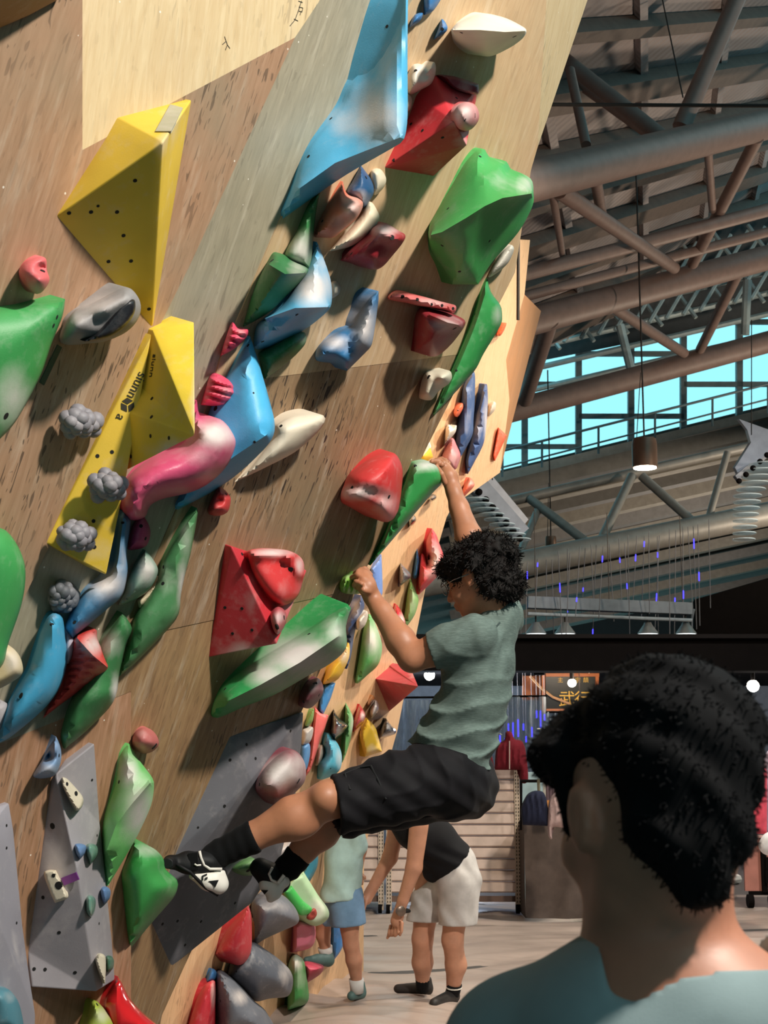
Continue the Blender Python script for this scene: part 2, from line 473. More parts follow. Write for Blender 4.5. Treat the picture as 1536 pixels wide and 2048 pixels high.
def bolts(o, holes, r=.0054):
    for h in holes:
        loc, nor = castpx(o, h[0], h[1])
        if loc is None: continue
        c = bpy.data.objects.new('bolt_hole', hole_mesh(h[2] if len(h) > 2 else r)); COL.objects.link(c)
        c.parent = o; c.matrix_basis = Matrix.Translation(loc) @ nor.to_track_quat('Z', 'Y').to_matrix().to_4x4()
HOLDS = {}
def H(name, label, col, out, pl=None, t=.35, b=.05, edge=1.0, bumps=(), ridges=(), chalk=(), holes=(), rough=.5, chalkn=.25,
      group=None, cat='climbing hold', h0=0.0, bmp=.25, fn=None, res=26, sharp=50, mat=None, deep=.03, crease=()):
    pl = pl or M
    pts, cor, hs = parse(out)
    P0 = np.array(pts); size = max(np.ptp(P0[:, 0]), np.ptp(P0[:, 1])); step = max(size / (res * 1.25), 1.6)
    P, Ph = spline(pts, cor, step, hs)
    x0, y0 = P.min(0); x1, y1 = P.max(0); g = max(size / res, 1.8)
    xs, ys = np.meshgrid(np.arange(x0 + g / 2, x1, g), np.arange(y0 + g / 2, y1, g))
    Q = np.stack([xs.ravel(), ys.ravel()], 1); Q[::2, 0] += g * .25
    Q = Q[inside(P, Q)]
    if len(Q): Q = Q[outdist(P, Q) > g * 1.35]
    tg = np.roll(P, -1, 0) - np.roll(P, 1, 0); tg /= np.linalg.norm(tg, axis=1)[:, None] + 1e-9
    nr = np.stack([-tg[:, 1], tg[:, 0]], 1)
    if not inside(P, P[:1] + nr[:1] * .5)[0] and inside(P, P[:1] - nr[:1] * .5)[0]: nr = -nr
    if inside(P, P + nr * .4).sum() < len(P) / 2: nr = -nr
    for ins_ in (.3, .85):
        q_ = P + nr * g * ins_; q_ = q_[inside(P, q_)]
        if len(q_): q_ = q_[outdist(P, q_) > g * ins_ * .93]; Q = np.vstack([Q, q_])
    ced = []; cpts = []
    for poly, amp in crease:
        dens = []
        for a_, b_ in zip(poly[:-1], poly[1:]):
            k_ = max(1, int(np.hypot(b_[0] - a_[0], b_[1] - a_[1]) / (g * .8)))
            dens += [(a_[0] + (b_[0] - a_[0]) * i / k_, a_[1] + (b_[1] - a_[1]) * i / k_) for i in range(k_)]
        dens.append(poly[-1]); dens = np.array(dens, float); dens = dens[inside(P, dens)]
        if len(dens) < 2: continue
        for a_, b_ in zip(dens[:-1], dens[1:]):
            if len(Q): Q = Q[segdist(Q, a_, b_) > g * .45]
        cpts.append(dens)
    n = len(P); k_ = n + len(Q)
    for dens in cpts: ced += [(k_ + i, k_ + i + 1) for i in range(len(dens) - 1)]; k_ += len(dens)
    allp = [Vector(p) for p in np.vstack([P, Q] + cpts)]
    r = delaunay_2d_cdt(allp, [(i, (i + 1) % n) for i in range(n)] + ced, [], 1, 1e-4)
    vp = np.array([tuple(v) for v in r[0]]); faces = [list(f) for f in r[2]]
    cen = np.array([vp[f].mean(0) for f in faces]); ok = inside(P, cen)
    faces = [f for f, k in zip(faces, ok) if k]
    # heights above the plane
    lam = np.array([pl.lam(*p) for p in vp]); lmin = min(pl.lam(*p) for p in P)
    d = outdist(P, vp); dm = d.max() * edge + 1e-6; q = np.clip(d / dm, 0, 1)
    bul = b * np.sqrt(np.clip(1 - (1 - q) ** 2, 0, 1))
    for (bx, by, rad, amp) in bumps: bul += amp * np.exp(-(((vp[:, 0] - bx) ** 2 + (vp[:, 1] - by) ** 2) / rad ** 2)) * np.clip(d / (rad * .5), 0, 1)
    rid = np.zeros(len(vp))
    for (ax, ay, bx, by, wd_, amp) in ridges:
        q_ = np.clip(1 - segdist(vp, (ax, ay), (bx, by)) / wd_, 0, 1); rid = rid + amp * q_
    if len(ridges):
        E_ = np.array([(f[i], f[(i + 1) % 3]) for f in faces for i in range(3)])
        for _ in range(3):
            sm = np.zeros(len(vp)); ct = np.zeros(len(vp))
            for a_, b_ in ((0, 1), (1, 0)): np.add.at(sm, E_[:, a_], rid[E_[:, b_]]); np.add.at(ct, E_[:, a_], 1)
            rid = .4 * rid + .6 * sm / np.maximum(ct, 1)
        bul = bul + rid
    for poly, amp in crease:
        dc = np.min([segdist(vp, a_, b_) for a_, b_ in zip(poly[:-1], poly[1:])], axis=0)
        bul = bul + amp * d / (d + dc + 1e-6)
    if Ph.max() > 0:
        wgt = 1 / (((vp[:, None, :] - P[None]) ** 2).sum(2) + 1e-3) ** 1.3
        bul = bul + (wgt * Ph).sum(1) / wgt.sum(1)
    if fn is not None: bul = bul + fn(vp[:, 0], vp[:, 1], d)
    pos = []
    for i, p in enumerate(vp):
        rr = ray(*p); l = lam[i] - t * (lam[i] - lmin)
        h = pl.height(CAM + rr * l) + bul[i] + h0
        pos.append(pl.hit(p[0], p[1], h))
    # boundary loop
    cnt = {}
    for f in faces:
        for i in range(3): cnt[(f[i], f[(i + 1) % 3])] = 1
    bd = [e_ for e_ in cnt if (e_[1], e_[0]) not in cnt]
    ctr = sum((pos[e_[0]] for e_ in bd), Vector()) / max(1, len(bd))
    base = {}
    nv = len(pos); V = list(pos)
    for e_ in bd:
        for k in e_:
            if k in base: continue
            p = pos[k]; pn = p - pl.n * (pl.height(p) + deep); prr = pl.hit(vp[k][0], vp[k][1], -deep)
            base[k] = len(V); V.append(pn.lerp(prr, .12))
    F_ = [list(f) for f in faces]
    for (a, c) in bd: F_.append([c, a, base[a], base[c]])
    cb = len(V); V.append(sum((V[i] for i in base.values()), Vector()) / max(1, len(base)))
    for (a, c) in bd: F_.append([base[c], base[a], cb])
    # orientation: front faces towards the camera
    f0 = faces[len(faces) // 2]; nn = (pos[f0[1]] - pos[f0[0]]).cross(pos[f0[2]] - pos[f0[0]])
    if nn.dot(pos[f0[0]] - CAM) > 0: F_ = [list(reversed(f)) for f in F_]
    o = meshobj(name, V, F_, mat or holdmat(col, rough, chalkn, bmp), None, True, sharp)
    addchalk(o.data, vp, chalk)
    tag(o, label, cat, group); bolts(o, holes)
    return o
def VOL(name, label, col, verts, faces, pl=None, ring=None, chalk=(), holes=(), rough=.55, chalkn=.3, group=None, cat='wall volume', bevel=.004, deep=.03, mat=None):
    """faceted plywood volume: corners as pixel x, pixel y, height above the wall"""
    pl = pl or M
    pts, cor, hs = parse(verts)
    pos = [pl.hit(x, y, h or 0.0) for (x, y), h in zip(pts, hs)]
    bm = bmesh.new(); bv = [bm.verts.new(p) for p in pos]
    for f in faces:
        p = [pos[i] for i in f]; nn = (p[1] - p[0]).cross(p[2] - p[0])
        f = list(f) if nn.dot(p[0] - CAM) < 0 else list(reversed(f))
        bm.faces.new([bv[i] for i in f])
    bm.edges.ensure_lookup_table()
    bd = [e_ for e_ in bm.edges if len(e_.link_faces) == 1]
    low = {}
    for e_ in bd:
        for v in e_.verts:
            if v not in low:
                i = bv.index(v); p = pos[i]; pn = p - pl.n * (pl.height(p) + deep); prr = pl.hit(*pts[i], -deep)
                low[v] = bm.verts.new(pn.lerp(prr, .3))
    for e_ in bd:
        f = e_.link_faces[0]; l = [l for l in f.loops if l.edge == e_][0]
        a, c = l.vert, l.link_loop_next.vert
        bm.faces.new([c, a, low[a], low[c]])
    nxt = {}                                                     # close the back
    for e_ in bd:
        f = e_.link_faces[0]; l = [l for l in f.loops if l.edge == e_][0]; nxt[l.vert] = l.link_loop_next.vert
    v0 = v1 = next(iter(nxt)); ring_ = []
    while True:
        ring_.append(low[v1]); v1 = nxt[v1]
        if v1 == v0 or len(ring_) > 60: break
    bm.faces.new(list(reversed(ring_)))
    bm.normal_update()
    bmesh.ops.triangulate(bm, faces=bm.faces[:])
    bmesh.ops.bevel(bm, geom=[e_ for e_ in bm.edges if len(e_.link_faces) == 2 and e_.calc_face_angle(0) > .2], offset=bevel, segments=2, affect='EDGES', profile=.5)
    big = [e_ for e_ in bm.edges if e_.calc_length() > .03]
    bmesh.ops.triangulate(bm, faces=bm.faces[:])
    for _ in range(3):
        lng = [e_ for e_ in bm.edges if e_.calc_length() > .06]
        if not lng: break
        bmesh.ops.subdivide_edges(bm, edges=lng, cuts=1, use_grid_fill=True)
        bmesh.ops.triangulate(bm, faces=bm.faces[:])
    me = bpy.data.meshes.new(name); bm.to_mesh(me); bm.free()
    me.materials.append(mat or holdmat(col, rough, chalkn, .15))
    me.polygons.foreach_set('use_smooth', [True] * len(me.polygons)); me.set_sharp_from_angle(angle=math.radians(18))
    o = bpy.data.objects.new(name, me); COL.objects.link(o)
    px = []
    for v in me.vertices:
        q = v.co - CAM; z = q.dot(FWD); px.append((W / 2 + FPX * q.x / z, Hh / 2 - FPX * q.dot(UPV) / z))
    addchalk(me, np.array(px), chalk)
    tag(o, label, cat, group); bolts(o, holes); HOLDS[label] = o
    return o
def plane_at(o, x, y):
    loc, nor = castpx(o, x, y); return Plane(loc, nor)
def tape(label, col, pts, pl, h=.0025, w=.012, name='tape_strip'):
    P = [pl.hit(x, y, h) for x, y in pts]; v = []; 
    for i, p in enumerate(P):
        d = (P[min(i + 1, len(P) - 1)] - P[max(i - 1, 0)]).normalized(); s = d.cross(pl.n).normalized() * w
        v += [p + s, p - s, p + s - pl.n * .004, p - s - pl.n * .004]
    f = []
    for i in range(len(P) - 1):
        a = i * 4; f += [[a, a + 1, a + 5, a + 4], [a + 2, a + 6, a + 7, a + 3], [a, a + 4, a + 6, a + 2], [a + 1, a + 3, a + 7, a + 5]]
    e = (len(P) - 1) * 4; f += [[0, 2, 3, 1], [e, e + 1, e + 3, e + 2]]
    return tag(meshobj(name, v, f, simple('tape_' + col, col, .5), None, False), label, 'tape')

YEL, PINK, BLUE, RED, GRN, GREY = 'dcb93c', 'd8557d', '4fa8d2', 'c9333c', '3f9a52', '7d7a7c'
# ------------------------------------------------------------------ near wall: left column
MA = Plane(M.p0 + M.n * .015, M.n)
yv = VOL('yellow_volume', 'large yellow pyramid volume with a dark underside and a grey patch at its top corner', YEL,
    '113,432,0 238,236,0 383,200,.02 305,656,.0 326,284,.20 243,238,.03', [(0, 1, 4), (1, 2, 4), (2, 3, 4), (0, 4, 3)], MA,
    chalk=[(330, 285, 14, 25, .55), (345, 240, 18, 25, .45), (250, 330, 60, 14, .2)],
    holes=[(270, 361), (182, 424), (138, 426), (234, 424), (247, 471), (217, 523), (262, 522), (298, 618), (196, 412, .004)])
pp = plane_at(yv, 342, 245)
VOL('metal_sticker', 'small silver plate on the top corner of the large yellow volume', 'a59f86', '310,262,.004 340,208,.004 366,215,.004 342,262,.004', [(0, 1, 2, 3)], pp, cat='plate', bevel=.001, deep=.003)
yf = VOL('yellow_volume', 'long flat yellow wedge volume carrying two grey grape holds and black lettering', YEL,
    '304,668,.03 256,940,.09 213,1150,.09 92,1086,.0', [(0, 1, 3), (1, 2, 3)], MA, chalk=[(200, 1100, 40, 25, .35), (230, 930, 30, .25)],
    holes=[(224, 904), (195, 912), (189, 1094), (187, 1042)])
yp = VOL('yellow_volume', 'yellow pyramid volume with a pale overhanging side next to the big pink hold', 'e3c43e',
    '305,660,.02 389,644,.10 391,871,.38 256,940,.07', [(0, 1, 2), (0, 2, 3)], MA, chalk=[(350, 900, 55, 20, .75), (391, 800, 8, 80, .5)],
    holes=[(304, 797), (303, 834), (301, 872), (338, 876), (262, 913)])
H('green_volume', 'wide green fibreglass volume on the brown panel beside the pink ear shaped hold', GRN,
  '-90,640 0,619 60,612 130,598! 125,632 102,690 81,751 34,839 0,878 -90,960', MA, .3, .07, chalk=[(25, 800, 40, 70, .65)], holes=[(12, 832, .009), (114, 634), (107, 651)])
pe = H('pink_ear_hold', 'small pink ear shaped hold with a bolt in its cup', 'd9686c', '38,540 52,522 78,513 92,518 94,540 99,560 88,580 74,588 58,580 42,560', MA, .6, .06,
  bumps=[(80, 560, 14, .02), (82, 535, 10, -.03)], holes=[(83, 541, .009)], chalk=[(70, 575, 22, .3)])
# grey scoop: a torus-like lip with a black hollow
scoop = H('grey_scoop_hold', 'grey toilet seat shaped scoop hold with a black hollow underside', '8d8a8a',
  '119,678 127,651 149,620 179,608 210,592 237,578 261,577 280,603 278,634 254,663 210,683 176,687 135,690', MA, .55, .10, .7,
  ridges=[(150, 650, 262, 590, 28, .03), (160, 625, 195, 640, 12, -.03)], chalk=[(200, 610, 70, 30, .5), (150, 640, 30, .4)], rough=.6)
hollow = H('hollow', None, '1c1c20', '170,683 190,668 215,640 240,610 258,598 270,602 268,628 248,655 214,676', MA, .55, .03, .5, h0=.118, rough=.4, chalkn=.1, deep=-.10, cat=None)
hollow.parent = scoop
tape('dark green tape strip running down from the grey scoop hold', '2f4a3c', [(120, 692), (84, 768)], MA, w=.009)
def grape(label, cx, cy, rx, ry, pl, col='838086', n=17, seed=0, dark=.0):
    rd = random.Random(seed); mb = MB(); c0 = pl.hit(cx, cy, 0); sc = c0.y / FPX if False else (c0 - CAM).dot(FWD) / FPX
    o3 = []
    for i in range(n):
        a = i * 2.39996; rr = math.sqrt((i + .5) / n)
        x = cx + rx * .72 * rr * math.cos(a); y = cy + ry * .68 * rr * math.sin(a)
        hh = .075 * math.sqrt(max(0, 1.05 - rr * rr)) + rd.uniform(-.004, .006)
        r = sc * rx * rd.uniform(.27, .36)
        mb.ico(pl.hit(x, y, hh * (rx / 48) * .9), r, 2, (1, 1, rd.uniform(.85, 1.1)))
    # core
    mb.ico(pl.hit(cx, cy, .01), sc * ry * .8, 2)
    o = mb.build('grape_hold', holdmat(col, .55, .4, .3), None, True)
    addchalk(o.data, np.array([(cx, cy)] * len(o.data.vertices)), [(cx, cy, 10, .12)])
    return tag(o, label, 'climbing hold', 'grey grape cluster holds')
grape('grey grape cluster hold bolted straight to the brown panel below the scoop', 160, 846, 50, 35, MA, seed=1)
grape('upper grey grape cluster hold on the yellow wedge volume', 214, 972, 46, 35, plane_at(yf, 214, 985), seed=2)
grape('lower grey grape cluster hold on the yellow wedge volume', 150, 1072, 46, 33, plane_at(yf, 165, 1075), seed=3)
grape('dark grey grape cluster hold between the yellow wedge and a sky blue hold', 127, 1194, 36, 41, M, '6d7076', seed=4)
# top left orange volume, partly out of frame
VOL('orange_volume', 'dark orange volume cut by the top left corner of the wall', '9a6a2c', '-160,60,0 -20,65,0 60,30,.02 125,-5,.02 160,-160,0 -120,-200,0 -10,-60,.28', [(0, 1, 6), (1, 2, 6), (2, 3, 6), (3, 4, 6), (4, 5, 6), (5, 0, 6)], MA)
H('green_volume', 'rounded green hold on the brown panel above a cream cylinder hold', GRN, '-80,1050 0,1056 20,1069 41,1103 51,1144 44,1205 17,1286 0,1337 -80,1400', MA, .5, .09, chalk=[])
H('cream_cylinder_hold', 'cream cylinder hold with a flat chalky end', 'cdb98e', '-30,1290 14,1288! 30,1300 42,1318 46,1342 36,1356 0,1377 -40,1390', MA, .7, .05, .5, chalk=[(25, 1320, 20, 30, .6)])
# ------------------------------------------------------------------ strip and upper wall
H('blue_wing_volume', 'tall light blue wing shaped volume with a chalky belly', BLUE,
  '800,-90! 818,-60,.05! 816,0,.10 815,110,.15 815,235,.2 808,278,.2 790,293,.16 700,345,.04 640,385,.01 565,438! 561,425 580,380 600,325 625,280 680,212 700,170 740,100 795,0', M, .35, .03, .9,
  crease=[([(800, 275), (740, 298), (670, 326), (600, 376)], .06)], sharp=28, chalk=[(750, 230, 55, 60, .8), (690, 240, 40, 30, .5), (775, 150, 30, 80, .35)],
  holes=[(774, 53), (662, 237), (617, 313)], rough=.45, res=38)
r1 = VOL('red_volume', 'red pyramid volume under the big white hold carrying a round chalky knob', RED,
  '867,149,.0 905,158,.0 956,172,.02 952,202,.03 940,258,.06 934,291,.20 867,353,.0 767,336,.0 819,226,.0 831,190,.0 908,242,.22',
  [(9, 0, 10), (8, 9, 10), (7, 8, 10), (7, 10, 5), (7, 5, 6), (0, 1, 10), (1, 2, 10), (2, 3, 10), (3, 4, 10), (4, 5, 10)], M,
  chalk=[(908, 245, 6, 60, .4), (925, 285, 14, .5), (880, 240, 30, .15)], holes=[(822, 248), (845, 261), (885, 275), (787, 320), (913, 196, .005)])
pk = plane_at(r1, 935, 225)
H('round_knob_hold', 'chalky pink round knob with bolt holes on the upper red volume', 'c05a5c', '908,228 915,212 932,204 948,208 957,222 957,240 946,256 932,262 918,258 910,246', pk, .3, .07, chalk=[(930, 225, 28, .65)], holes=[(950, 231, .007), (930, 240, .005)], deep=.012)
H('maroon_edge_hold', 'flat dark maroon hold along the top of the upper red volume', '6d2c38', '884,152! 910,153 957,168! 956,188 935,187 908,178', M, .5, .03, .5, h0=.03, chalk=[(930, 170, 20, .25)])
H('white_shell_hold', 'large white shell shaped hold with a shaded underside on the upper wall', 'ded6c8',
  '902,60! 916,44 960,27 1005,34 1040,50 1053,61 1045,77 1017,97 976,113 936,101 908,80', M, .6, .06, .8, crease=[([(906, 60), (960, 60), (1010, 64), (1050, 62)], .16)], sharp=24, holes=[(922, 65), (1029, 73, .007)], rough=.5, chalkn=.1)
tape('purple tape strip between the white shell hold and a white pinch', '5d3a86', [(868, 124), (884, 100), (905, 80)], M, w=.008)
H('white_pinch_hold', 'white pinch hold beside the purple tape', 'd9d0c0', '824,132 838,128 852,130 868,124 872,140 864,165 845,178 818,188 812,160', M, .6, .07, bumps=[(850, 150, 12, -.025)], holes=[(831, 141)], chalkn=.1)
H('pale_green_hold', 'sliver of a pale green hold behind the tall blue wing volume', 'b9c0a8', '806,192 818,188 824,198 823,214 815,224 806,222', M, .6, .05)
H('blue_crimp_hold', 'small dark blue crimp cut by the top edge of the wall', '2f6ea6', '850,30! 850,-14 885,-14 868,20', M, .5, .04)
H('blue_crimp_hold', 'tiny dark blue crimp right of the tall blue wing tip', '2f6ea6', '818,56! 824,38 832,28 846,26 840,42', M, .5, .04)
H('blue_crimp_hold', 'triangular dark blue crimp left of the white shell hold', '2f6ea6', '867,80! 876,58 884,38 895,54 889,67', M, .5, .05, chalk=[(886, 50, 8, .4)], holes=[(884, 58)])
H('green_shield_volume', 'big green shield shaped volume with a shaded lower face at the wall edge', '44a354',
  '956,299 970,299 978,313 1013,323 1021,337 1061,357 1067,387 1065,412 1037,464 984,525 956,569! 904,569! 884,533 861,500 857,456 875,420 908,363 932,323', M, .45, .045, .9,
  crease=[([(862, 470), (884, 464), (932, 436), (970, 412), (1005, 396), (1063, 387)], .17)], chalk=[(1050, 370, 22, 20, .6), (1000, 360, 30, .25)],
  holes=[(960, 313), (896, 417), (979, 482), (884, 491), (919, 543)], res=26, sharp=24)
H('white_peg_hold', 'white finger shaped hold sticking out under the green shield volume', 'd9d2c4', '976,553 1000,508 1021,490 1028,499 1016,526 994,546', M, .8, .04, chalkn=.1)
H('navy_pinch_hold', 'dark blue chalky pinch hold under the blue wing volume', '28547f', '722,331! 742,359 748,383 738,404 726,416 708,400 694,383 706,360', M, .6, .06, chalk=[(722, 395, 16, .6)], holes=[(732, 355)])
H('white_block_hold', 'small white block hold behind the dark blue pinch', 'd3c8b0', '742,342 760,338 772,356 768,374 750,390 744,370', M, .5, .04)
H('coral_hold', 'coral orange sloper hold with a chalky knob', 'd8775c', '629,471 641,436 666,391 686,363! 694,387 718,396 727,408 714,436 682,464 666,475 646,475', M, .6, .08, bumps=[(705, 420, 20, .05)], chalk=[(705, 415, 22, .75), (680, 450, 25, .3)], holes=[(645, 442)])
H('cream_crescent_hold', 'smooth cream crescent hold under the coral sloper', 'e0d2b6', '657,503! 680,478 714,440 738,404 754,420 758,440 738,468 706,492', M, .5, .06, chalkn=.05)
H('maroon_wedge_hold', 'dark red wedge hold with a chalky ridge right of the cream crescent', '9c2730', '680,521! 706,492 730,470 754,448 771,446 795,460 811,474 787,509 754,539 706,527', M, .6, .10, ridges=[(700, 510, 760, 470, 14, .03), (745, 455, 800, 478, 16, .05)], chalk=[(770, 460, 28, 12, .7)], holes=[(784, 475, .008), (703, 507)])
H('green_tongue_hold', 'tapered green tongue hold with a chalky grey base on the grey strip edge', '3a7f49', '641,383! 633,420 627,472 622,537 600,532 569,512 597,456 617,412', M, .5, .06, chalk=[(600, 500, 28, 40, .75)])
H('dark_green_hold', 'dark green blocky hold on the grey strip below the green tongue', '2f7040', '546,508 565,508 590,522 617,538 603,562 570,595 535,627 485,655! 502,596 518,555', M, .5, .05, crease=[([(540, 530), (570, 548), (608, 546)], .08)], chalk=[(595, 535, 22, .45)], holes=[(543, 522, .008)])
H('pale_blue_volume', 'pale blue volume heavily chalked on top with a blue lower lip', '5aa9d0', '634,484! 644,508 661,559 664,596 657,620 617,654 569,681 525,698 508,694 512,654 529,637 562,613 590,572 614,530', M, .45, .05, .9,
  crease=[([(531, 637), (590, 616), (655, 614)], .11)], sharp=24, chalk=[(625, 575, 40, 38, 1.0), (640, 530, 20, .5)], holes=[(594, 629), (528, 641), (525, 683)])
H('white_ball_hold', 'tiny white ball hold beside the pale blue volume', 'd8ccb8', '661,566 672,562 681,572 679,586 670,594 662,596', M, .7, .04)
H('green_fin_hold', 'dark green fin hold tucked under the pale blue volume', '2f6e3c', '517,708 540,692 575,672 606,664 613,672 609,690 583,718 532,758! 525,735', M, .5, .06, chalk=[(600, 676, 14, .4)])
H('pink_knuckle_hold', 'pink knuckle shaped crimp on the grey strip, upper of the two', 'd64a66', '441,712! 450,680 464,645 478,657 496,659 492,676 468,698', M, .7, .06, fn=lambda x, y, d: .008 * np.sin((y - .3 * x) * .45) * np.clip(d / 5, 0, 1), chalk=[(482, 665, 12, .4)])
H('pink_knuckle_hold', 'pink knuckle shaped crimp on the grey strip, lower of the two', 'd64a66', '403,810! 412,775 420,752 434,747 455,758 468,772 469,789 451,809 425,812', M, .7, .06, fn=lambda x, y, d: .008 * np.sin((y - .3 * x) * .45) * np.clip(d / 5, 0, 1), chalk=[(452, 785, 14, .4)])
H('blue_triangle_volume', 'tall sky blue rounded triangle volume behind the big pink hold', '4aa9d8', '500,672! 512,708,.03 535,786,.08 549,843,.11 547,870,.11 532,894,.09 485,940,.03 430,980,.0 352,1021! 350,1010 362,985 400,900 420,819 473,718', M, .35, .05, .8,
  crease=[([(530, 872), (480, 905), (400, 960)], .03)], holes=[(496, 691), (431, 817, .008), (507, 786, .003), (509, 884, .004)], chalkn=.1)
H('pink_nose_volume', 'big glossy pink nose shaped volume chalked on top', PINK, '385,812 393,800 402,834 440,838 465,865 472,890 455,930 420,965 380,985 325,998 300,1012 290,1034 262,1040 243,1016 250,960 300,915 370,880', M, .55, .15, .9,
  chalk=[(430, 870, 45, 30, 1.0), (400, 910, 50, 25, .4)], rough=.35)
H('pink_disc_hold', 'small magenta disc hold hanging under the pink nose volume', 'b84068', '264,1056 278,1033 290,1036 301,1062 294,1090 273,1099 256,1096', M, .5, .04, holes=[(282, 1052), (291, 1077)])
H('cream_blade_hold', 'long smooth cream blade hold behind the blue triangle volume', 'e4d6c0', '464,967! 500,935 548,870 552,850 579,833 617,827 647,831 649,845 630,870 590,904 535,933', M, .5, .06, holes=[(562, 852)], chalkn=.05)
H('blue_cream_wave_hold', 'wavy blue and white hold like a curled drip on the main wall', '356f9c', '757,582! 757,600 752,640 745,684 738,698 694,742! 671,728 634,721 632,701 647,681 681,660 705,650 722,623 738,596', M, .6, .09, .8,
  ridges=[(750, 600, 728, 680, 22, .03), (700, 655, 690, 700, 16, -.02)], chalk=[(730, 650, 24, 50, .95), (670, 685, 30, 16, .8), (720, 690, 18, .5)])
H('pink_rail_hold', 'long thin pink rail hold with a row of bolt holes', 'cf6a68', '776,598 784,584 802,581 844,592 878,602 893,606 912,612 908,627 893,621 839,612 814,606', M, .6, .05, .8, chalk=[(860, 605, 40, 12, .5)], holes=[(805, 594, .007), (835, 599), (863, 609), (884, 611), (906, 617)])
H('maroon_scallop_hold', 'dark red scalloped hold hanging under the pink rail', '8f2a32', '829,640 841,615 868,619 898,625 929,640 927,656 903,688 878,710 863,713 849,709 828,703!', M, .6, .07, .9, crease=[([(860, 630), (895, 645), (918, 650)], .09)], chalk=[(890, 650, 34, 18, .55)], holes=[(909, 657, .008)])
H('green_leaf_volume', 'long green leaf shaped volume lying along the wall edge', '35904a', '975,557! 982,584 1000,609 1004,624 1002,649 967,708 948,743 861,839! 878,797 918,706 943,644 962,584', M, .5, .045, .6, chalk=[(995, 630, 10, 22, .5)], holes=[(950, 628), (913, 741, .004)])
H('white_mushroom_hold', 'white mushroom shaped hold with a long stem shadow', 'd6cdb6', '841,770 851,745 868,741 898,741 904,753 898,767 878,782 862,800 840,795', M, .7, .08, bumps=[(885, 752, 14, .03)], holes=[(857, 754, .008)], chalkn=.1)
# ------------------------------------------------------------------ main wall, centre and below
H('red_nose_hold', 'large red rounded triangle sloper with a chalky crease', 'd23a3a', '681,992 685,975 698,948 739,917 776,905 793,910 805,938 803,982 796,1022 783,1041 763,1043 719,1022 685,1005', M, .55, .15, .95, ridges=[(690, 965, 778, 1000, 16, -.02)],
  chalk=[(720, 985, 45, 16, .85), (770, 1005, 25, .6)], holes=[(704, 976, .008), (778, 993, .008)])
r2 = VOL('red_volume', 'large red pyramid volume carrying a big red jug and a pig nose knob', 'c2303a',
  '417,1315,.0 463,1093,.04 614,1141,.02 554,1288,.20', [(0, 1, 3), (1, 2, 3)], M,
  chalk=[(505, 1180, 10, 90, .3), (480, 1300, 45, 10, .6), (575, 1200, 18, 40, .35), (545, 1275, 12, .5)], holes=[(450, 1215, .005), (484, 1217, .005), (465, 1267, .005), (504, 1260, .005), (484, 1108)])
p2 = plane_at(r2, 560, 1170)
H('red_jug_hold', 'big red eyelid shaped jug with a chalky lip on the large red volume', 'd43b3c', '497,1104 515,1097 545,1097 580,1102 604,1118 608,1145 597,1190 570,1210 545,1200 520,1170 502,1137', p2, .3, .05, .8,
  ridges=[(505, 1105, 580, 1110, 16, .035), (580, 1110, 603, 1150, 16, .035)], chalk=[(545, 1105, 45, 9, .85), (600, 1130, 10, 20, .7), (560, 1180, 25, .2)], holes=[(581, 1139, .009)], deep=.01)
H('pig_nose_hold', 'small chalky pig nose knob low on the large red volume', 'b9545a', '541,1235 546,1220 557,1213 570,1222 573,1240 566,1258 555,1269 546,1258', plane_at(r2, 556, 1240), .4, .05, chalk=[(557, 1235, 14, .6)], holes=[(568, 1235, .007), (553, 1254, .009)], deep=.01)
H('red_pebble_hold', 'small red pebble hold below the cream blade', 'c23c3c', '416,1023 427,991 440,974 459,991 461,1006 454,1025 433,1032', M, .7, .06, bumps=[(440, 1000, 9, -.02)], holes=[(452, 988)])
H('green_boomerang_volume', 'long green boomerang volume thick with chalk below the large red volume', '2f9450', '422,1427 432,1392 450,1365 498,1330 545,1300 597,1269 664,1225 695,1208 702,1216 692,1252 692,1296 661,1327 624,1347 550,1389 492,1412 435,1436', M, .5, .08, .9,
  crease=[([(460, 1400), (520, 1370), (600, 1325), (680, 1270)], .07)], chalk=[(600, 1315, 75, 45, .95), (540, 1350, 45, 30, .8), (670, 1265, 25, 30, .7)], holes=[(450, 1378), (618, 1268)], res=28)
H('grey_egg_hold', 'dark grey and maroon egg hold at the right end of the green boomerang', '6c3a40', '597,1402 603,1380 615,1364 636,1356 647,1376 641,1396 621,1416 602,1413', M, .7, .08, chalk=[(628, 1375, 16, .35)], holes=[(630, 1366, .008), (638, 1390), (607, 1404)])
gv = VOL('grey_volume', 'large dark grey faceted volume behind the climber\'s outstretched leg', '6a6a70',
  '459,1472,.0 607,1425,.01 603,1490,.02 590,1600,.03 560,1720,.03 505,1805,.02 339,1937,.0 300,1851,.0 349,1709,.0 503,1560,.075 404,1695,.03',
  [(0, 1, 2, 9), (9, 2, 3), (9, 3, 4), (8, 0, 9), (8, 9, 10), (10, 9, 4), (10, 4, 5), (8, 10, 7), (7, 10, 5, 6)], M,
  chalk=[(575, 1480, 10, 50, .3), (480, 1580, 20, 60, .2)], holes=[(449, 1612), (493, 1489), (511, 1517), (460, 1520), (396, 1655, .004), (355, 1842), (325, 1848), (402, 1843), (370, 1890), (470, 1806), (570, 1499), (581, 1462)], rough=.6)
H('mauve_sloper_hold', 'big mauve and white round sloper on the dark grey volume', '8a4550', '511,1574 524,1542 560,1506 581,1498 599,1508 611,1532 609,1563 586,1589 555,1611 526,1595', plane_at(gv, 565, 1555), .4, .12, chalk=[(565, 1545, 42, 34, 1.0), (590, 1530, 22, .7)], holes=[(519, 1569), (597, 1562, .01)], deep=.012)
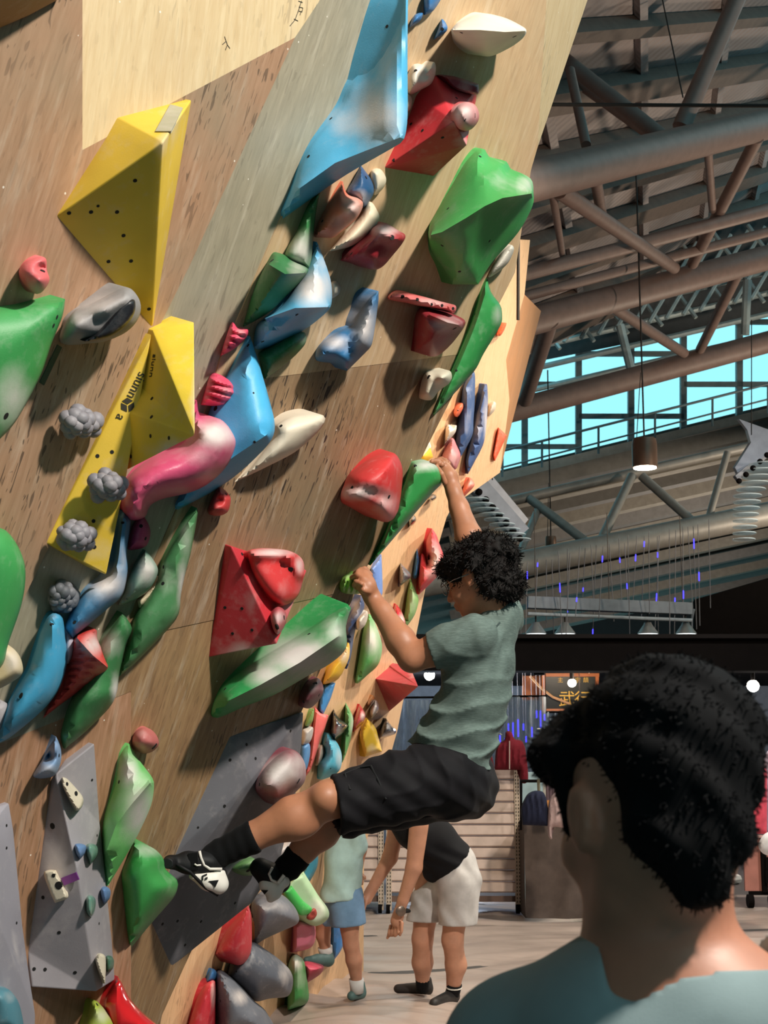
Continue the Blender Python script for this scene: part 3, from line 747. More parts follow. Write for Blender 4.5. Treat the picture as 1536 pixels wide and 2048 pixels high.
H('pink_ball_hold', 'round pink ball hold with a bolt hole alone on the main wall', 'bf6a66', '263,1484 268,1466 284,1455 302,1459 315,1474 317,1490 305,1503 288,1507 270,1500', M, .6, .08, holes=[(309, 1493, .011)], chalk=[(285, 1470, 14, .25)])
H('green_flame_hold', 'tall pale green flame shaped hold above the climber\'s foothold', '6fc06a', '258,1487! 276,1517 305,1556 308,1574 302,1611 279,1663 250,1715 216,1772! 208,1720 206,1647 229,1569 242,1507', K, .5, .03, .9,
  crease=[([(300, 1566), (262, 1610), (232, 1650), (214, 1700)], .09)], sharp=24, chalk=[(278, 1620, 34, 70, .85), (258, 1545, 20, 34, .9)], holes=[(238, 1564)])
foothold = H('green_foothold', 'bulging green foothold under the climber\'s toes', '3f9a4c', '268,1679 290,1688 312,1700 327,1718 331,1738 354,1760 355,1777 346,1797 299,1851 256,1903! 250,1864 240,1778 238,1744 255,1705', M, .6, .13, .9, h0=.02, chalk=[(300, 1700, 35, 14, .5), (345, 1760, 14, .2)])
lg = VOL('grey_volume', 'tall light grey wedge volume dotted with small blue, green and cream holds', '9a9498',
  '189,1487,.03 130,1520,.0 104,1556,.0 91,1648,.0 56,1903,.0 64,1974,.02 193,1983,.10 230,1960,.02 224,1882,.02 208,1726,.02 200,1648,.02 112,1548,.03 154,1737,.12',
  [(11, 1, 0), (2, 1, 11), (3, 2, 11), (3, 11, 12), (4, 3, 12), (4, 12, 6, 5), (12, 11, 0, 10), (12, 10, 9), (12, 9, 8), (12, 8, 7, 6)], K,
  chalk=[(105, 1720, 25, 40, .7), (125, 1700, 12, 60, .4), (170, 1830, 8, 120, .25)], holes=[(105, 1652, .009), (118, 1865), (150, 1945), (68, 1938), (90, 1939), (86, 1795), (198, 1847, .004), (194, 1671, .004), (184, 1560, .004)], rough=.6)
def onv(o, x, y): return plane_at(o, x, y)
H('cream_block_hold', 'cream block hold high on the light grey volume', 'd8ccb4', '124,1555 136,1559 165,1593 165,1611 156,1621 146,1611 126,1574', onv(lg, 145, 1590), .3, .03, .3, holes=[(134, 1568), (152, 1587, .007)], chalkn=.1, deep=.008)
H('blue_tear_hold', 'tiny blue tear shaped foothold beside a green one on the light grey volume', '6180aa', '150,1690 160,1687 172,1692 170,1706 160,1718! 152,1706', onv(lg, 161, 1700), .3, .02, deep=.008)
H('green_drop_hold', 'tiny green glass-like drop hold next to the blue tear', '6a9080', '175,1690 185,1687 195,1694 195,1710 181,1729! 173,1706', onv(lg, 184, 1705), .3, .02, rough=.2, deep=.008)
H('cream_block_hold', 'cream curved block hold with purple tape on the light grey volume', 'd8ccb4', '88,1745 110,1741! 120,1760 131,1782 132,1797 110,1806! 100,1785', onv(lg, 110, 1772), .3, .04, .3, holes=[(117, 1771, .011), (107, 1751)], chalkn=.1, deep=.008)
tape('purple tape strip beside the cream curved block', '6a2a78', [(125, 1764), (155, 1752)], onv(lg, 140, 1760), w=.011)
H('blue_tear_hold', 'tiny blue tear shaped foothold near the right edge of the light grey volume', '6180aa', '202,1778 212,1773 221,1781 219,1797 209,1808! 203,1795', onv(lg, 211, 1788), .3, .02, deep=.008)
H('green_drop_hold', 'tiny green drop hold alone in the middle of the light grey volume', '6a9080', '173,1796 182,1790 191,1799 190,1820 182,1834 173,1822', onv(lg, 182, 1812), .3, .02, rough=.2, deep=.008)
H('cream_block_hold', 'cream pointed block hold at the foot of the light grey volume', 'd8ccb4', '191,1920 198,1907 210,1912 212,1935 210,1967! 198,1945', onv(lg, 202, 1930), .3, .03, .4, chalkn=.1, deep=.008)
H('green_drop_hold', 'dark green drop hold beside the cream pointed block', '3f6a55', '212,1914 222,1912 228,1922 225,1938 214,1943', onv(lg, 220, 1927), .3, .02, deep=.008)
gl = VOL('grey_volume', 'light grey slab volume cut by the left edge with a teal hold on it', '98949c',
  '-260,1700,0 18,1606,.02 27,1660,.03 45,1850,.04 60,1960,.05 71,2030,.06 66,2200,.05 -260,2200,0 -60,1700,.10', [(0, 1, 8), (1, 2, 8), (2, 3, 8), (3, 4, 8), (4, 5, 8), (5, 6, 8), (6, 7, 8), (7, 0, 8)], K, chalk=[(30, 1890, 8, 40, .5)], holes=[(13, 1651, .004), (13, 1696, .004), (33, 1846, .004)])
H('teal_hold', 'teal blue hold low on the grey slab volume', '4f7f8c', '-20,1985 10,1976 30,1992 42,2020 46,2060 20,2070 -20,2060', onv(gl, 20, 2010), .4, .05, chalk=[(20, 1995, 16, .3)], deep=.008)
H('red_gloss_hold', 'glossy bright red hold at the bottom of the orange panel', 'd8282c', '236,1953! 245,1968 260,1997 286,2026 330,2062! 230,2075 208,2013 221,1981', K, .6, .07, rough=.15, chalkn=.0, bmp=0, h0=.02)
H('lime_hold', 'lime green chalky hold at the bottom beside the glossy red hold', 'a3b545', '168,2070 176,2030 182,2005 193,2002 215,2025 230,2048 226,2075', K, .6, .06, chalk=[(205, 2030, 18, .55)], holes=[(194, 2009)], h0=.02)
H('blue_scoop_hold', 'light blue scooped shell hold above the light grey volume', '7f9cc0', '112,1473! 121,1494 122,1522 110,1550 86,1557 68,1555 67,1547 89,1512', M, .7, .07, bumps=[(97, 1512, 12, -.05)], holes=[(118, 1511)], chalk=[(95, 1540, 25, 14, .5)], h0=.01)
H('green_petal_hold', 'long dark green petal hold streaked white at its rim, below the red ribbed hold', '3c7a48', '244,1225! 264,1256 252,1289 244,1323 238,1350 234,1384 219,1415 175,1460 128,1500! 121,1470 141,1402 180,1340 210,1272', M, .45, .07, .9,
  chalk=[(232, 1385, 10, 35, .9), (220, 1290, 30, 30, .5)], ridges=[(160, 1400, 235, 1385, 14, .02)])
H('green_petal_hold', 'long pale green petal hold pointing up below the pink disc hold', '4f8a58', '394,1016! 396,1026 382,1103 369,1154 362,1188 352,1239 271,1326 238,1353! 250,1306 267,1238 284,1208 315,1157 325,1120 359,1062', M, .45, .07, .9,
  chalk=[(365, 1170, 10, 50, .8), (370, 1080, 14, 40, .5), (330, 1160, 30, 40, .35)], holes=[(327, 1134), (326, 1167), (247, 1320)])
H('red_ribbed_hold', 'red ribbed hold with a chalky flank beside the blue bulb hold', 'c83e38', '190,1258 195,1279 217,1330 213,1344 169,1375 120,1410 86,1437! 104,1400 125,1371 135,1320 151,1272', M, .55, .04, .9, crease=[([(154, 1276), (185, 1310), (213, 1333)], .08)],
  fn=lambda x, y, d: .006 * np.sin(y * .5 + .1 * x) * np.clip(d / 6, 0, 1), chalk=[(185, 1290, 22, 22, .75)])
H('blue_bulb_hold', 'sky blue bulb shaped hold tapering down to the left', '45a0c8', '105,1225 125,1235 134,1306 130,1345 112,1388 78,1427 20,1475 -4,1487! 0,1450 16,1405 42,1361 58,1333 88,1245', M, .5, .09, .9, holes=[(104, 1248), (42, 1391, .008)], chalk=[(67, 1335, 6, 14, .4), (108, 1235, 10, .3)])
H('lavender_pebble_hold', 'pale lavender pebble behind the blue bulb hold', 'b4b4c2', '128,1260 140,1262 150,1285 148,1312 134,1328 126,1300', M, .5, .04)
H('grey_chip_hold', 'pale grey hold at the left edge below the cream cylinder', 'a7a3a6', '-20,1400 10,1404 18,1420 10,1450 -6,1462 -25,1440', M, .5, .03, chalk=[(5, 1425, 14, .5)])
H('blue_swan_hold', 'curved grey blue swan neck hold chalked along its middle', '4580a8', '249,1022! 261,1042 254,1103 255,1144 244,1191 217,1216 180,1248 146,1278! 130,1262 135,1238 169,1181 220,1144 234,1069 239,1032', M, .5, .07, .9, chalk=[(215, 1165, 40, 34, .95), (245, 1120, 10, 40, .5)], holes=[(149, 1245), (246, 1045, .004)])
H('green_marble_hold', 'green and white marbled cone hold beside the swan neck hold', '6f9480', '291,1100! 305,1117 316,1141 305,1171 284,1191 260,1204 237,1210 250,1184 257,1157 272,1125', M, .6, .08, chalk=[(295, 1140, 22, 30, .75)])
H('cream_wedge_hold', 'thin cream wedge tucked under the green marbled cone', 'd8c8a8', '275,1200! 300,1178 316,1152 312,1182 282,1216', M, .5, .03, chalkn=.05)
# ------------------------------------------------------------------ wall edge and far wall
edge_vol = H('green_edge_volume', 'green wedge volume on the wall edge gripped by the climber\'s right hand', '36964c', '826,924! 854,922 874,930 886,950 884,966 867,984 741,1131! 759,1093 790,1015 817,944', M, .5, .08, .6, chalk=[(855, 930, 30, 14, .75)], holes=[(831, 931)])
crimp = H('lime_crimp_hold', 'ridged lime green crimp under the climber\'s left hand', '86b653', '679,1175 684,1155 700,1148 712,1145 722,1158 726,1180 718,1188 690,1187', M, .6, .06, fn=lambda x, y, d: .006 * np.sin((x + .3 * y) * .6) * np.clip(d / 4, 0, 1), chalk=[(700, 1150, 14, 8, .3)])
FT = dict(pl=F, t=.8, b=.07)
H('orange_chip_hold', 'tiny orange chip hold on the far wood box', 'e8683c', '993,669 1002,651 1013,646 1008,661 1000,672', **FT)
H('orange_chip_hold', 'orange pebble left of the long navy holds', 'dd6a48', '907,826 913,811 925,806 926,818 915,834', holes=[(916, 821)], **FT)
H('navy_horn_hold', 'long navy horn hold, left of the pair', '35507e', '948,743 950,787 947,840 944,872 921,915! 911,885 917,838 922,800 928,770', chalk=[(935, 840, 10, 50, .25)], **FT)
H('navy_horn_hold', 'long navy horn hold with a pale edge, right of the pair', '3a5282', '968,768 974,768 976,799 973,848 967,887 950,922 936,948! 931,922 940,885 952,834 960,800', chalk=[(972, 840, 5, 60, .6), (955, 850, 8, 40, .4)], **FT)
H('white_thumb_hold', 'small white thumb hold behind the navy horns', 'd0c0ae', '977,812 986,803 992,807 989,821 976,833', **FT)
H('orange_kite_hold', 'flat orange kite shaped hold near the box edge', 'ea5a3a', '997,855! 1014,871! 990,922! 986,910', F, .6, .03, .4)
H('white_heart_hold', 'white heart shaped hold beside the navy horns', 'ddd4c6', '891,858 897,849 905,854 913,851 910,866 889,890!', holes=[(898, 855)], **FT)
ysm = VOL('yellow_volume', 'small yellow pyramid on the far wall above the climber\'s right hand', 'e2b42c', '826,918,.0 835,897,.0 860,892,.12 867,914,.25 852,924,.2', [(0, 1, 2), (0, 2, 3, 4)], F)
H('white_heart_hold', 'white heart shaped hold in front of the yellow pyramid', 'ddd4c6', '842,888 844,879 851,882 858,880 859,890 846,912!', plane_at(ysm, 852, 905), .3, .05, holes=[(845, 883)], deep=.012)
H('pink_teardrop_hold', 'dusty pink teardrop hold with a red top next to the climber\'s raised hand', 'b86a70', '905,876 914,892 921,911 917,928 909,940 890,935 883,918 893,891', F, .8, .1, chalk=[(905, 915, 16, 22, .35)])
H('coral_flame_hold', 'coral flame hold behind the climber\'s raised forearm', 'ea7058', '925,996! 925,979 938,955 949,967 944,978', chalk=[(940, 968, 8, .5)], **FT)
H('black_chain_hold', 'small black and clear ribbed hold beside the green edge volume', '3a3a3c', '856,1000 862,992 871,989 873,996 864,1003', rough=.15, chalk=[(866, 994, 4, .5)], **FT)
H('black_chain_hold', 'small black and clear ribbed hold lower along the green edge volume', '2c2c2e', '817,1055! 819,1038 828,1030 833,1040 826,1050', rough=.15, chalk=[(826, 1036, 5, .6)], **FT)
H('red_hook_hold', 'large red hook hold with a chalky inner curve in front of the climber\'s face', 'c83a42', '864,1057! 873,1070 878,1085 890,1122 883,1143 860,1168 838,1189! 835,1172 838,1130 843,1107 849,1112 855,1130 852,1085', F, .8, .12, .8, bumps=[(857, 1115, 8, -.08)], chalk=[(868, 1120, 13, 34, .8), (862, 1148, 20, 12, .5)])
H('blue_kite_hold', 'thin blue kite shaped hold left of the red hook', '3b7db4', '834,1097! 840,1127 838,1148 832,1158! 826,1150', F, .8, .04)
H('silver_wave_hold', 'silver and black wave shaped hold right of the climber\'s left hand', '77767a', '801,1126! 811,1136 821,1148 819,1157 799,1174! 798,1150', rough=.2, chalk=[(806, 1160, 8, .3)], pl=F, t=.8, b=.1)
H('lime_leaf_hold', 'slim lime green leaf hold below the silver wave hold', '7aa658', '821,1158! 829,1175 837,1198 833,1220 826,1236 807,1262! 806,1246 814,1189', chalk=[(826, 1200, 8, 30, .35)], **FT)
H('red_spoon_hold', 'small glossy red spoon hold with a white bowl in front of the climber\'s chest', 'c8303a', '791,1207! 799,1216 807,1232 811,1248 803,1259 790,1250 781,1240', rough=.25, chalk=[(803, 1240, 7, 14, .8)], **FT)
H('periwinkle_hold', 'flat periwinkle blue hold behind the climber\'s left wrist', '6f8fd0', '741,1137! 763,1109! 765,1185 758,1202! 748,1190', F, .6, .04, .5)
nsh = H('navy_shard_hold', 'long navy shard hold at the end of the green boomerang', '38496f', '722,1190! 729,1210 722,1235 710,1263 702,1312 694,1338! 690,1286 690,1249', chalk=[(712, 1215, 10, 24, .5)], **FT)
H('white_cone_hold', 'small white cone hold on the navy shard', 'c4b8ac', '732,1222 736,1232 729,1252 715,1260 714,1240', plane_at(nsh, 718, 1236), .3, .05, deep=.012)
H('green_paddle_hold', 'green paddle hold greyed with chalk below the climber\'s left forearm', '58a055', '738,1228 752,1250 764,1291 757,1328 735,1350 715,1367 710,1359 719,1305 726,1260', chalk=[(745, 1280, 16, 36, .8)], holes=[(722, 1344)], **FT)
H('yellow_drop_hold', 'yellow drop hold fading to cream under the green boomerang', 'd8ab2a', '697,1285 699,1310 691,1333 675,1359 647,1369 650,1350 658,1331 680,1305', chalk=[(688, 1310, 12, 20, .6)], **FT)
H('blue_flat_hold', 'flat blue hold under the yellow drop hold', '3f86c2', '651,1368! 671,1366! 662,1395 654,1413 647,1428! 639,1422 641,1395', F, .7, .03, .5)
VOL('red_volume', 'small red pyramid volume on the far wall below the climber\'s elbow', 'b23a44', '779,1331,.0 794,1328,.05 820,1332,.18 837,1373,.45 779,1423,.0', [(0, 1, 2, 3), (0, 3, 4)], F, chalk=[(825, 1345, 10, 20, .35)])
H('amber_claw_hold', 'tiny amber claw hold above a clear hold', '9a6236', '735,1411 737,1400 745,1390 749,1398 742,1408', rough=.2, **FT)
H('clear_claw_hold', 'milky clear claw hold under the amber one', 'b8b4b4', '744,1408 752,1400 758,1412 755,1426 743,1439! 739,1425', rough=.15, **FT)
H('black_fang_hold', 'glossy black fang hold with a grey belly, beside a slim green leaf', '2a2a30', '667,1417! 678,1436 695,1449 692,1459 670,1484! 661,1468', pl=F, t=.8, b=.12, rough=.15, chalk=[(675, 1462, 12, 10, .5)], bmp=0)
H('black_fang_hold', 'glossy black fang hold alone near the far wall edge', '2a2a30', '773,1437! 782,1450 792,1461 788,1469 758,1480! 759,1463', pl=F, t=.8, b=.12, rough=.15, chalk=[(775, 1452, 10, 8, .45)], bmp=0)
H('slim_green_hold', 'slim green leaf hold between the black fang and the red spoon', '5f9a5a', '691,1405! 700,1420 707,1440 703,1470 695,1500 685,1525! 687,1483', chalk=[(704, 1450, 5, 30, .5)], **FT)
H('red_spoon_hold', 'small glossy red spoon hold with a grey bowl above the yellow strap', 'c8303a', '719,1408! 730,1427 728,1443 718,1454 708,1464! 707,1442', rough=.2, chalk=[(725, 1432, 5, 10, .8)], **FT)
H('yellow_strap_hold', 'yellow strap shaped volume behind the climber\'s waistband', 'd6ae30', '734,1436! 752,1458 764,1503! 730,1514! 719,1469', F, .75, .05, .5, chalk=[(745, 1500, 14, .4)], holes=[(722, 1461)])
H('coral_ribbon_hold', 'long thin coral ribbon hold left of the turquoise bean', 'e8706c', '630,1412! 641,1426 657,1430! 650,1455 640,1480 635,1500 622,1538 611,1553! 620,1506 626,1451', F, .75, .03, .5)
H('turquoise_bean_hold', 'turquoise bean shaped volume above the climber\'s knee', '46a0ba', '652,1468 658,1466 677,1490 684,1516 678,1542 655,1556 638,1557 636,1530 648,1506 646,1485', F, .8, .1, chalk=[(678, 1520, 7, 22, .5)], holes=[(652, 1485), (661, 1537, .005)])
H('grey_white_hold', 'grey white blob between the dark grey volume and the coral ribbon', 'b4b0ae', '604,1462 612,1456 626,1455 624,1475 616,1488 603,1490', F, .8, .05)
H('steel_blue_hold', 'steel blue hold below the grey white blob', '5080b0', '600,1492 618,1487 620,1510 612,1540 600,1530', F, .8, .04)
H('cream_bean_hold', 'cream inner bean hold between the coral ribbon and the turquoise bean', 'cfc0b0', '634,1500 645,1490 650,1508 640,1528 632,1530', F, .8, .05)
H('moss_chip_hold', 'small mossy green chip above the grey white blob', '6f8f4a', '609,1450 618,1428 628,1418 626,1440 618,1452', F, .8, .03)
# lower far wall
H('slate_dome_hold', 'slate grey dome under the climber\'s right shoe', '5c5f68', '503,1806 530,1792 560,1788 584,1807 597,1830 594,1848 560,1864 530,1878 514,1889! 504,1880', F, .75, .10, chalk=[(545, 1815, 40, 20, .3)])
H('slate_dome_hold', 'largest slate grey dome in the middle of the lower far wall', '4c515c', '504,1884 530,1898 560,1920 581,1942 586,1966 576,1992 540,1997 508,2002 475,1975 456,1955 461,1924 480,1900', F, .7, .10, chalk=[(570, 1950, 16, 24, .4)], holes=[(473, 1943)])
H('slate_dome_hold', 'slate grey dome cut by the bottom edge of the picture', '5a5e68', '432,1945 446,1941 480,1970 508,2001 534,2026 546,2075 432,2080! 428,1990', F, .7, .15, chalk=[(480, 1995, 18, 18, .5)], holes=[(441, 2002, .008), (450, 1957)])
H('red_tongue_hold', 'smooth dark red tongue hold between the grey volume and the slate domes', 'a82430', '497,1811! 503,1835 503,1895 494,1921 477,1931 450,1920 430,1909! 456,1856', F, .85, .06)
H('rust_shell_hold', 'rust brown shell hold beside the red tongue', 'a86a3a', '500,1824 511,1836 522,1852 524,1865 514,1886! 504,1880', F, .7, .06, chalk=[(508, 1838, 8, .4)])
H('crimson_hold', 'crimson hold at the bottom with a chalky edge', 'c02c3a', '409,1970! 430,1962 432,2020 430,2075! 370,2072! 394,1996', F, .6, .07, chalk=[(426, 1990, 5, 30, .6)])
H('blue_nub_hold', 'small blue nub above the crimson hold', '3f78b0', '409,1968! 416,1946 424,1937 433,1944 431,1960 420,1966', F, .7, .04)
H('green_drum_hold', 'green drum shaped hold standing on the mat by the wall', '3f8a48', '576,1934 582,1915 592,1908 604,1916 611,1932 618,1990 614,2005 600,2014 574,2023!', F, .7, .12, chalk=[(592, 1925, 14, 20, .8), (600, 1960, 12, 24, .4)])
H('pink_cube_hold', 'dusty pink rounded cube hold above the child\'s raised foot', 'c86a80', '585,1852! 599,1839 615,1842 629,1851 631,1877 620,1896 585,1905!', F, .75, .06, .5, chalk=[(612, 1845, 18, 8, .4)])
H('rose_foothold', 'rose red foothold under the child\'s raised shoe', 'b83c54', '602,1926! 615,1922 646,1931 641,1948 612,1967! 604,1945', F, .8, .09)
bd = H('pale_green_board_hold', 'long pale green board volume reaching towards the child', 'a8c8a0', '583,1752! 607,1743! 635,1788 657,1820 654,1840 628,1852 597,1831 568,1786', F, .75, .06, .4, chalk=[(635, 1820, 22, 26, .6)])
H('green_wedge_hold', 'bright green wedge lying on the pale green board volume', '3fae50', '566,1782! 584,1772! 605,1800 624,1817 615,1829 597,1828', plane_at(bd, 605, 1808), .2, .03, deep=.012)
H('red_ring_hold', 'small rust red ring hold on the pale green board volume', '9a3a30', '614,1832 620,1822 630,1817 634,1828 628,1838 618,1840', plane_at(bd, 625, 1829), .2, .02, bumps=[(625, 1829, 4, -.01)], deep=.012)
H('green_cap_hold', 'dusty green cap hold between the climber\'s shoes', '5f8c54', '464,1738 487,1721 508,1717 518,1734 505,1750 482,1750', plane_at(gv, 485, 1738), .3, .05, holes=[(497, 1741, .009)], deep=.012)
H('teal_slab_hold', 'teal slab hold behind the climber\'s right sock', '2f7890', '602,1752! 622,1710 635,1706 634,1735 615,1771!', F, .75, .05, .5, holes=[(617, 1724)])
H('grey_sloper_hold', 'grey white sloper behind the climber\'s ankles', '8a888c', '508,1718 530,1698 560,1686 584,1683 580,1710 560,1735 525,1740', F, .75, .1, chalk=[(565, 1695, 20, .5)])
H('blue_slat_hold', 'narrow blue slat hold behind the child\'s legs', '3a7cc0', '664,1838! 684,1838! 686,1890 668,1920! 663,1880', F, .7, .03, .5)

# ------------------------------------------------------------------ lettering
def lettering(text, size, mat, pl, a, b, name='lettering', par=None, extr=.0006, label=None):
    """flat letters whose baseline runs from pixel a towards pixel b on the plane"""
    c = bpy.data.curves.new(name, 'FONT'); c.body = text; c.size = size; c.extrude = extr
    o = bpy.data.objects.new(name, c); COL.objects.link(o)
    p = pl.hit(*a); x = (pl.hit(*b) - p).normalized(); y = pl.n.cross(x).normalized()
    mt = Matrix((x, y, pl.n)).transposed().to_4x4(); mt.translation = p + pl.n * .0012
    dg = bpy.context.evaluated_depsgraph_get(); me = bpy.data.meshes.new_from_object(o.evaluated_get(dg))
    bpy.data.objects.remove(o)
    me.materials.clear(); me.materials.append(mat)
    o = bpy.data.objects.new(name, me); COL.objects.link(o); o.matrix_basis = mt
    if par is not None: o.parent = par
    return o, (p, x, y)
INK = simple('black_ink', '2a2616', .7)
pf = plane_at(yf, 262, 830)
lo, (p, x, y) = lettering('siunn', .036, INK, pf, (279, 742), (244, 810), par=yf)
wdt = max(v.co.x for v in lo.data.vertices)
lettering('a', .036, INK, pf, (236, 826), (219, 859), par=yf)
# cube mark between the letters: three diamonds
q = pf.hit(247, 806) + pf.n * .0015
mb = MB(); ex = x; ey = y; s = .017
for ang in (90, 210, 330):
    d1 = ex * math.cos(math.radians(ang - 58)) + ey * math.sin(math.radians(ang - 58)); d2 = ex * math.cos(math.radians(ang + 58)) + ey * math.sin(math.radians(ang + 58))
    o0 = q + (ex * math.cos(math.radians(ang)) + ey * math.sin(math.radians(ang))) * .002 + ey * .012
    mb.add([o0, o0 + d1 * s, o0 + d1 * s + d2 * s, o0 + d2 * s], [(0, 1, 2, 3)])
mb.build('cube_mark', INK, yf)
pf2 = plane_at(yp, 300, 740)
lettering('siunn', .03, INK, pf2, (307, 708), (298, 760), par=yp)
# pen marks on the cream panel
def penmark(pl, strokes, r=.0011):
    mb = MB()
    for s_ in strokes: mb.tube([pl.hit(x, y, .0006) for x, y in s_], r, 5)
    o = mb.build('pen_mark', INK, None); o.parent = wall_left; o.matrix_parent_inverse = Matrix.Translation(-wall_left.location); return o
penmark(T, [[(449, 73), (455, 90), (460, 97)], [(452, 83), (445, 89)], [(455, 89), (451, 100)]])
penmark(T, [[(603, 2), (598, 18), (590, 40), (580, 52)], [(598, 14), (606, 16), (604, 24), (598, 22)], [(603, 22), (600, 30)], [(588, 38), (596, 42)], [(597, 2), (605, 5)]])
# ------------------------------------------------------------------ roof
STEEL = simple('brown_painted_steel', '7d6862', .55, 0, .1)
STEEL2 = simple('grey_painted_steel', '8a8580', .5, .1, .1)
PURL = simple('roof_purlin', '6a5a52', .7)
m, nt, b = newmat('corrugated_roof'); v = coords(nt)
wv = nt.nodes.new('ShaderNodeTexWave'); wv.inputs['Scale'].default_value = 2.2; wv.bands_direction = 'Y'; wv.inputs['Distortion'].default_value = .3
nt.links.new(v, wv.inputs['Vector'])
nt.links.new(mixc(nt, ramp(nt, noise(nt, v, .8, 4), .3, .7), hexc('8f8280'), hexc('a89c9c')), b.inputs['Base Color']); b.inputs['Roughness'].default_value = .6
bump(nt, b, wv.outputs[0], .5, .03); DECK = m
A0, A1 = at(1072, 360, 13.0), at(1536, 247, 17.6); Am = at(1300, 305, 15.2); Bm = at(1300, 578, 20.5)
U = (A1 - A0).normalized(); Vd = (Bm - Am).normalized()
RN = U.cross(Vd).normalized(); RN = RN if RN.z > 0 else -RN
R0 = Am + RN * 1.5
def rp(a, b_, h=0.0): return R0 + U * a + Vd * b_ + RN * h
def slab(name, pts, th, mat, n=None, par=None):
    n = n or (pts[1] - pts[0]).cross(pts[2] - pts[0]).normalized(); k = len(pts)
    return meshobj(name, list(pts) + [p + n * th for p in pts], [list(reversed(range(k))), list(range(k, 2 * k))] + [[i, (i + 1) % k, (i + 1) % k + k, i + k] for i in range(k)], mat, par, smooth=False)
ceil = slab('ceiling', [rp(-9, -26), rp(22, -26), rp(22, 12), rp(-9, 12)], .1, DECK, RN); tag(ceil, kind='structure')
for i in range(16):
    bb = -14 + i * 1.65
    o = MB().bar(rp(-9, bb, -.12), rp(22, bb, -.12), .16 if i % 3 else .34, .2, RN).build('purlin', PURL, ceil)
for i in range(8):
    o = MB().bar(rp(-3 + i * 2.6, -14, -.06), rp(-3 + i * 2.6, 11, -.06), .12, .1, RN).build('sheet_rib', DECK, ceil)
def truss(label, chord, r, braces, ext=(4, 10), mat=STEEL):
    t = empty('roof_truss', chord[0], label, 'truss', 'tubular roof trusses')
    d = (chord[1] - chord[0]).normalized()
    MB().tube([chord[0] - d * ext[0], chord[1] + d * ext[1]], r, 20).build('chord', mat, t, sharp=40)
    for (p, q, rr) in braces: MB().tube([p, q], rr, 12).build('brace', mat, t, sharp=40)
    return t
truss('thickest brown roof tube with braces rising to the deck', (A0, A1), .19,
      [(at(1325, 275, 15.3), at(1118, 112, 15.6), .085), (at(1090, 118, 16.5), at(1300, 270, 16.0), .06), (at(1362, 255, 16), at(1490, -40, 16.5), .10), (at(1172, 290, 14.2), at(1140, 140, 15), .05),
       (at(1118, 380, 13.6), at(1348, 536, 20.4), .085), (at(1515, 275, 17.2), at(1385, 528, 20.7), .08), (at(1105, 385, 13.6), at(1125, 510, 18), .04), (at(1190, 350, 14.3), at(1205, 440, 16.5), .06), (at(1415, 285, 16.3), at(1425, 420, 19), .05)])
truss('second brown roof tube above the clerestory windows', (at(1078, 638, 19), at(1536, 515, 22)), .19,
      [(at(1222, 612, 20), at(1368, 706, 24.4), .085), (at(1477, 545, 21.6), at(1400, 700, 24.6), .08), (at(1100, 640, 19), at(1050, 800, 23.6), .12)])
truss('third brown roof tube crossing the clerestory windows', (at(1031, 820, 24), at(1536, 684, 25)), .19, [])
truss('thin brown tube between the two thickest roof tubes', (at(1060, 545, 17.5), at(1536, 420, 19.5)), .09, [])
truss('thin brown tube just above the second roof tube', (at(1060, 590, 19), at(1400, 500, 20.2)), .07, [])
def cable(label, p, q, r=.008, mat=None, par=None, name='cable'):
    o = MB().tube([p, q], r, 6).build(name, mat or simple('black_cable', '15110f', .7), par)
    if par is None: tag(o, label, 'cable')
    return o
cable('black horizontal cable strung below the roof deck', at(1095, 209, 12), at(1600, 212, 12), .016)
cable('thin black cord hanging from the roof deck at a slant', at(1325, 0, 16), at(1366, 195, 15), .008)
def vline(x, y0, y1, d):  # vertical line through pixel (x, y1) reaching up to about y0
    p = at(x, y1, d); q = at(x, y0, d); return Vector((p.x, p.y, q.z)), p
tag(MB().tube([at(1037, 430, 9.5), at(1036, 640, 9.5)], .012, 6).build('steel_post', simple('dark_post', '3a332f', .5)), 'thin dark steel post behind the wall edge below the green shield', 'post')
# ------------------------------------------------------------------ clerestory windows
win = empty('window_1', at(1250, 850, 29), kind='structure')
m, nt, b = newmat('clerestory_glass'); b.inputs['Base Color'].default_value = (.9, .98, 1, 1)
b.inputs['Roughness'].default_value = .02; b.inputs['Transmission Weight'].default_value = 1.0; b.inputs['IOR'].default_value = 1.02
fz = ramp(nt, noise(nt, coords(nt), .6, 2), 0, 1); nt.links.new(mixc(nt, fz, (.93, .98, 1), (.97, 1, 1)), b.inputs['Base Color']); GLASS = m
FRAME = simple('window_frame_grey', '5a6a70', .5)
def yb(x): return 946 + (818 - 946) * (x - 1005) / 531
cols = [940, 1050, 1158, 1263, 1368, 1480, 1620]
rails = {0: 893, 1: 893, 2: 832, 3: 832, 4: 768, 5: 768}
DW = 29.0
def px_slab(name, px, d, th, mat, par):
    pts = [at(x, y, d) for x, y in px]; return slab(name, pts, th, mat, FWD, par)
for c in range(6):
    x0, x1 = cols[c], cols[c + 1]; yr = rails[c]
    rows = [(yb(x0), yb(x1), yr, yr)]
    y = yr
    while y > 560:
        rows.append((y, y, y - 125, y - 125)); y -= 125
    for (a0, a1, b0, b1) in rows:
        if min(a0, a1) - max(b0, b1) < 3: continue
        px_slab('pane', [(x0 + 3, a0), (x1 - 3, a1), (x1 - 3, b1), (x0 + 3, b0)], DW, .02, GLASS, win)
    y = yr
    while y > 560:
        px_slab('rail', [(x0, y + 5), (x1, y + 5), (x1, y - 5), (x0, y - 5)], DW - .05, .15, FRAME, win); y -= 125
    px_slab('mullion', [(x1 - 6, yb(x1) + 6), (x1 + 6, yb(x1) + 6), (x1 + 6, 560), (x1 - 6, 560)], DW - .05, .15, FRAME, win)
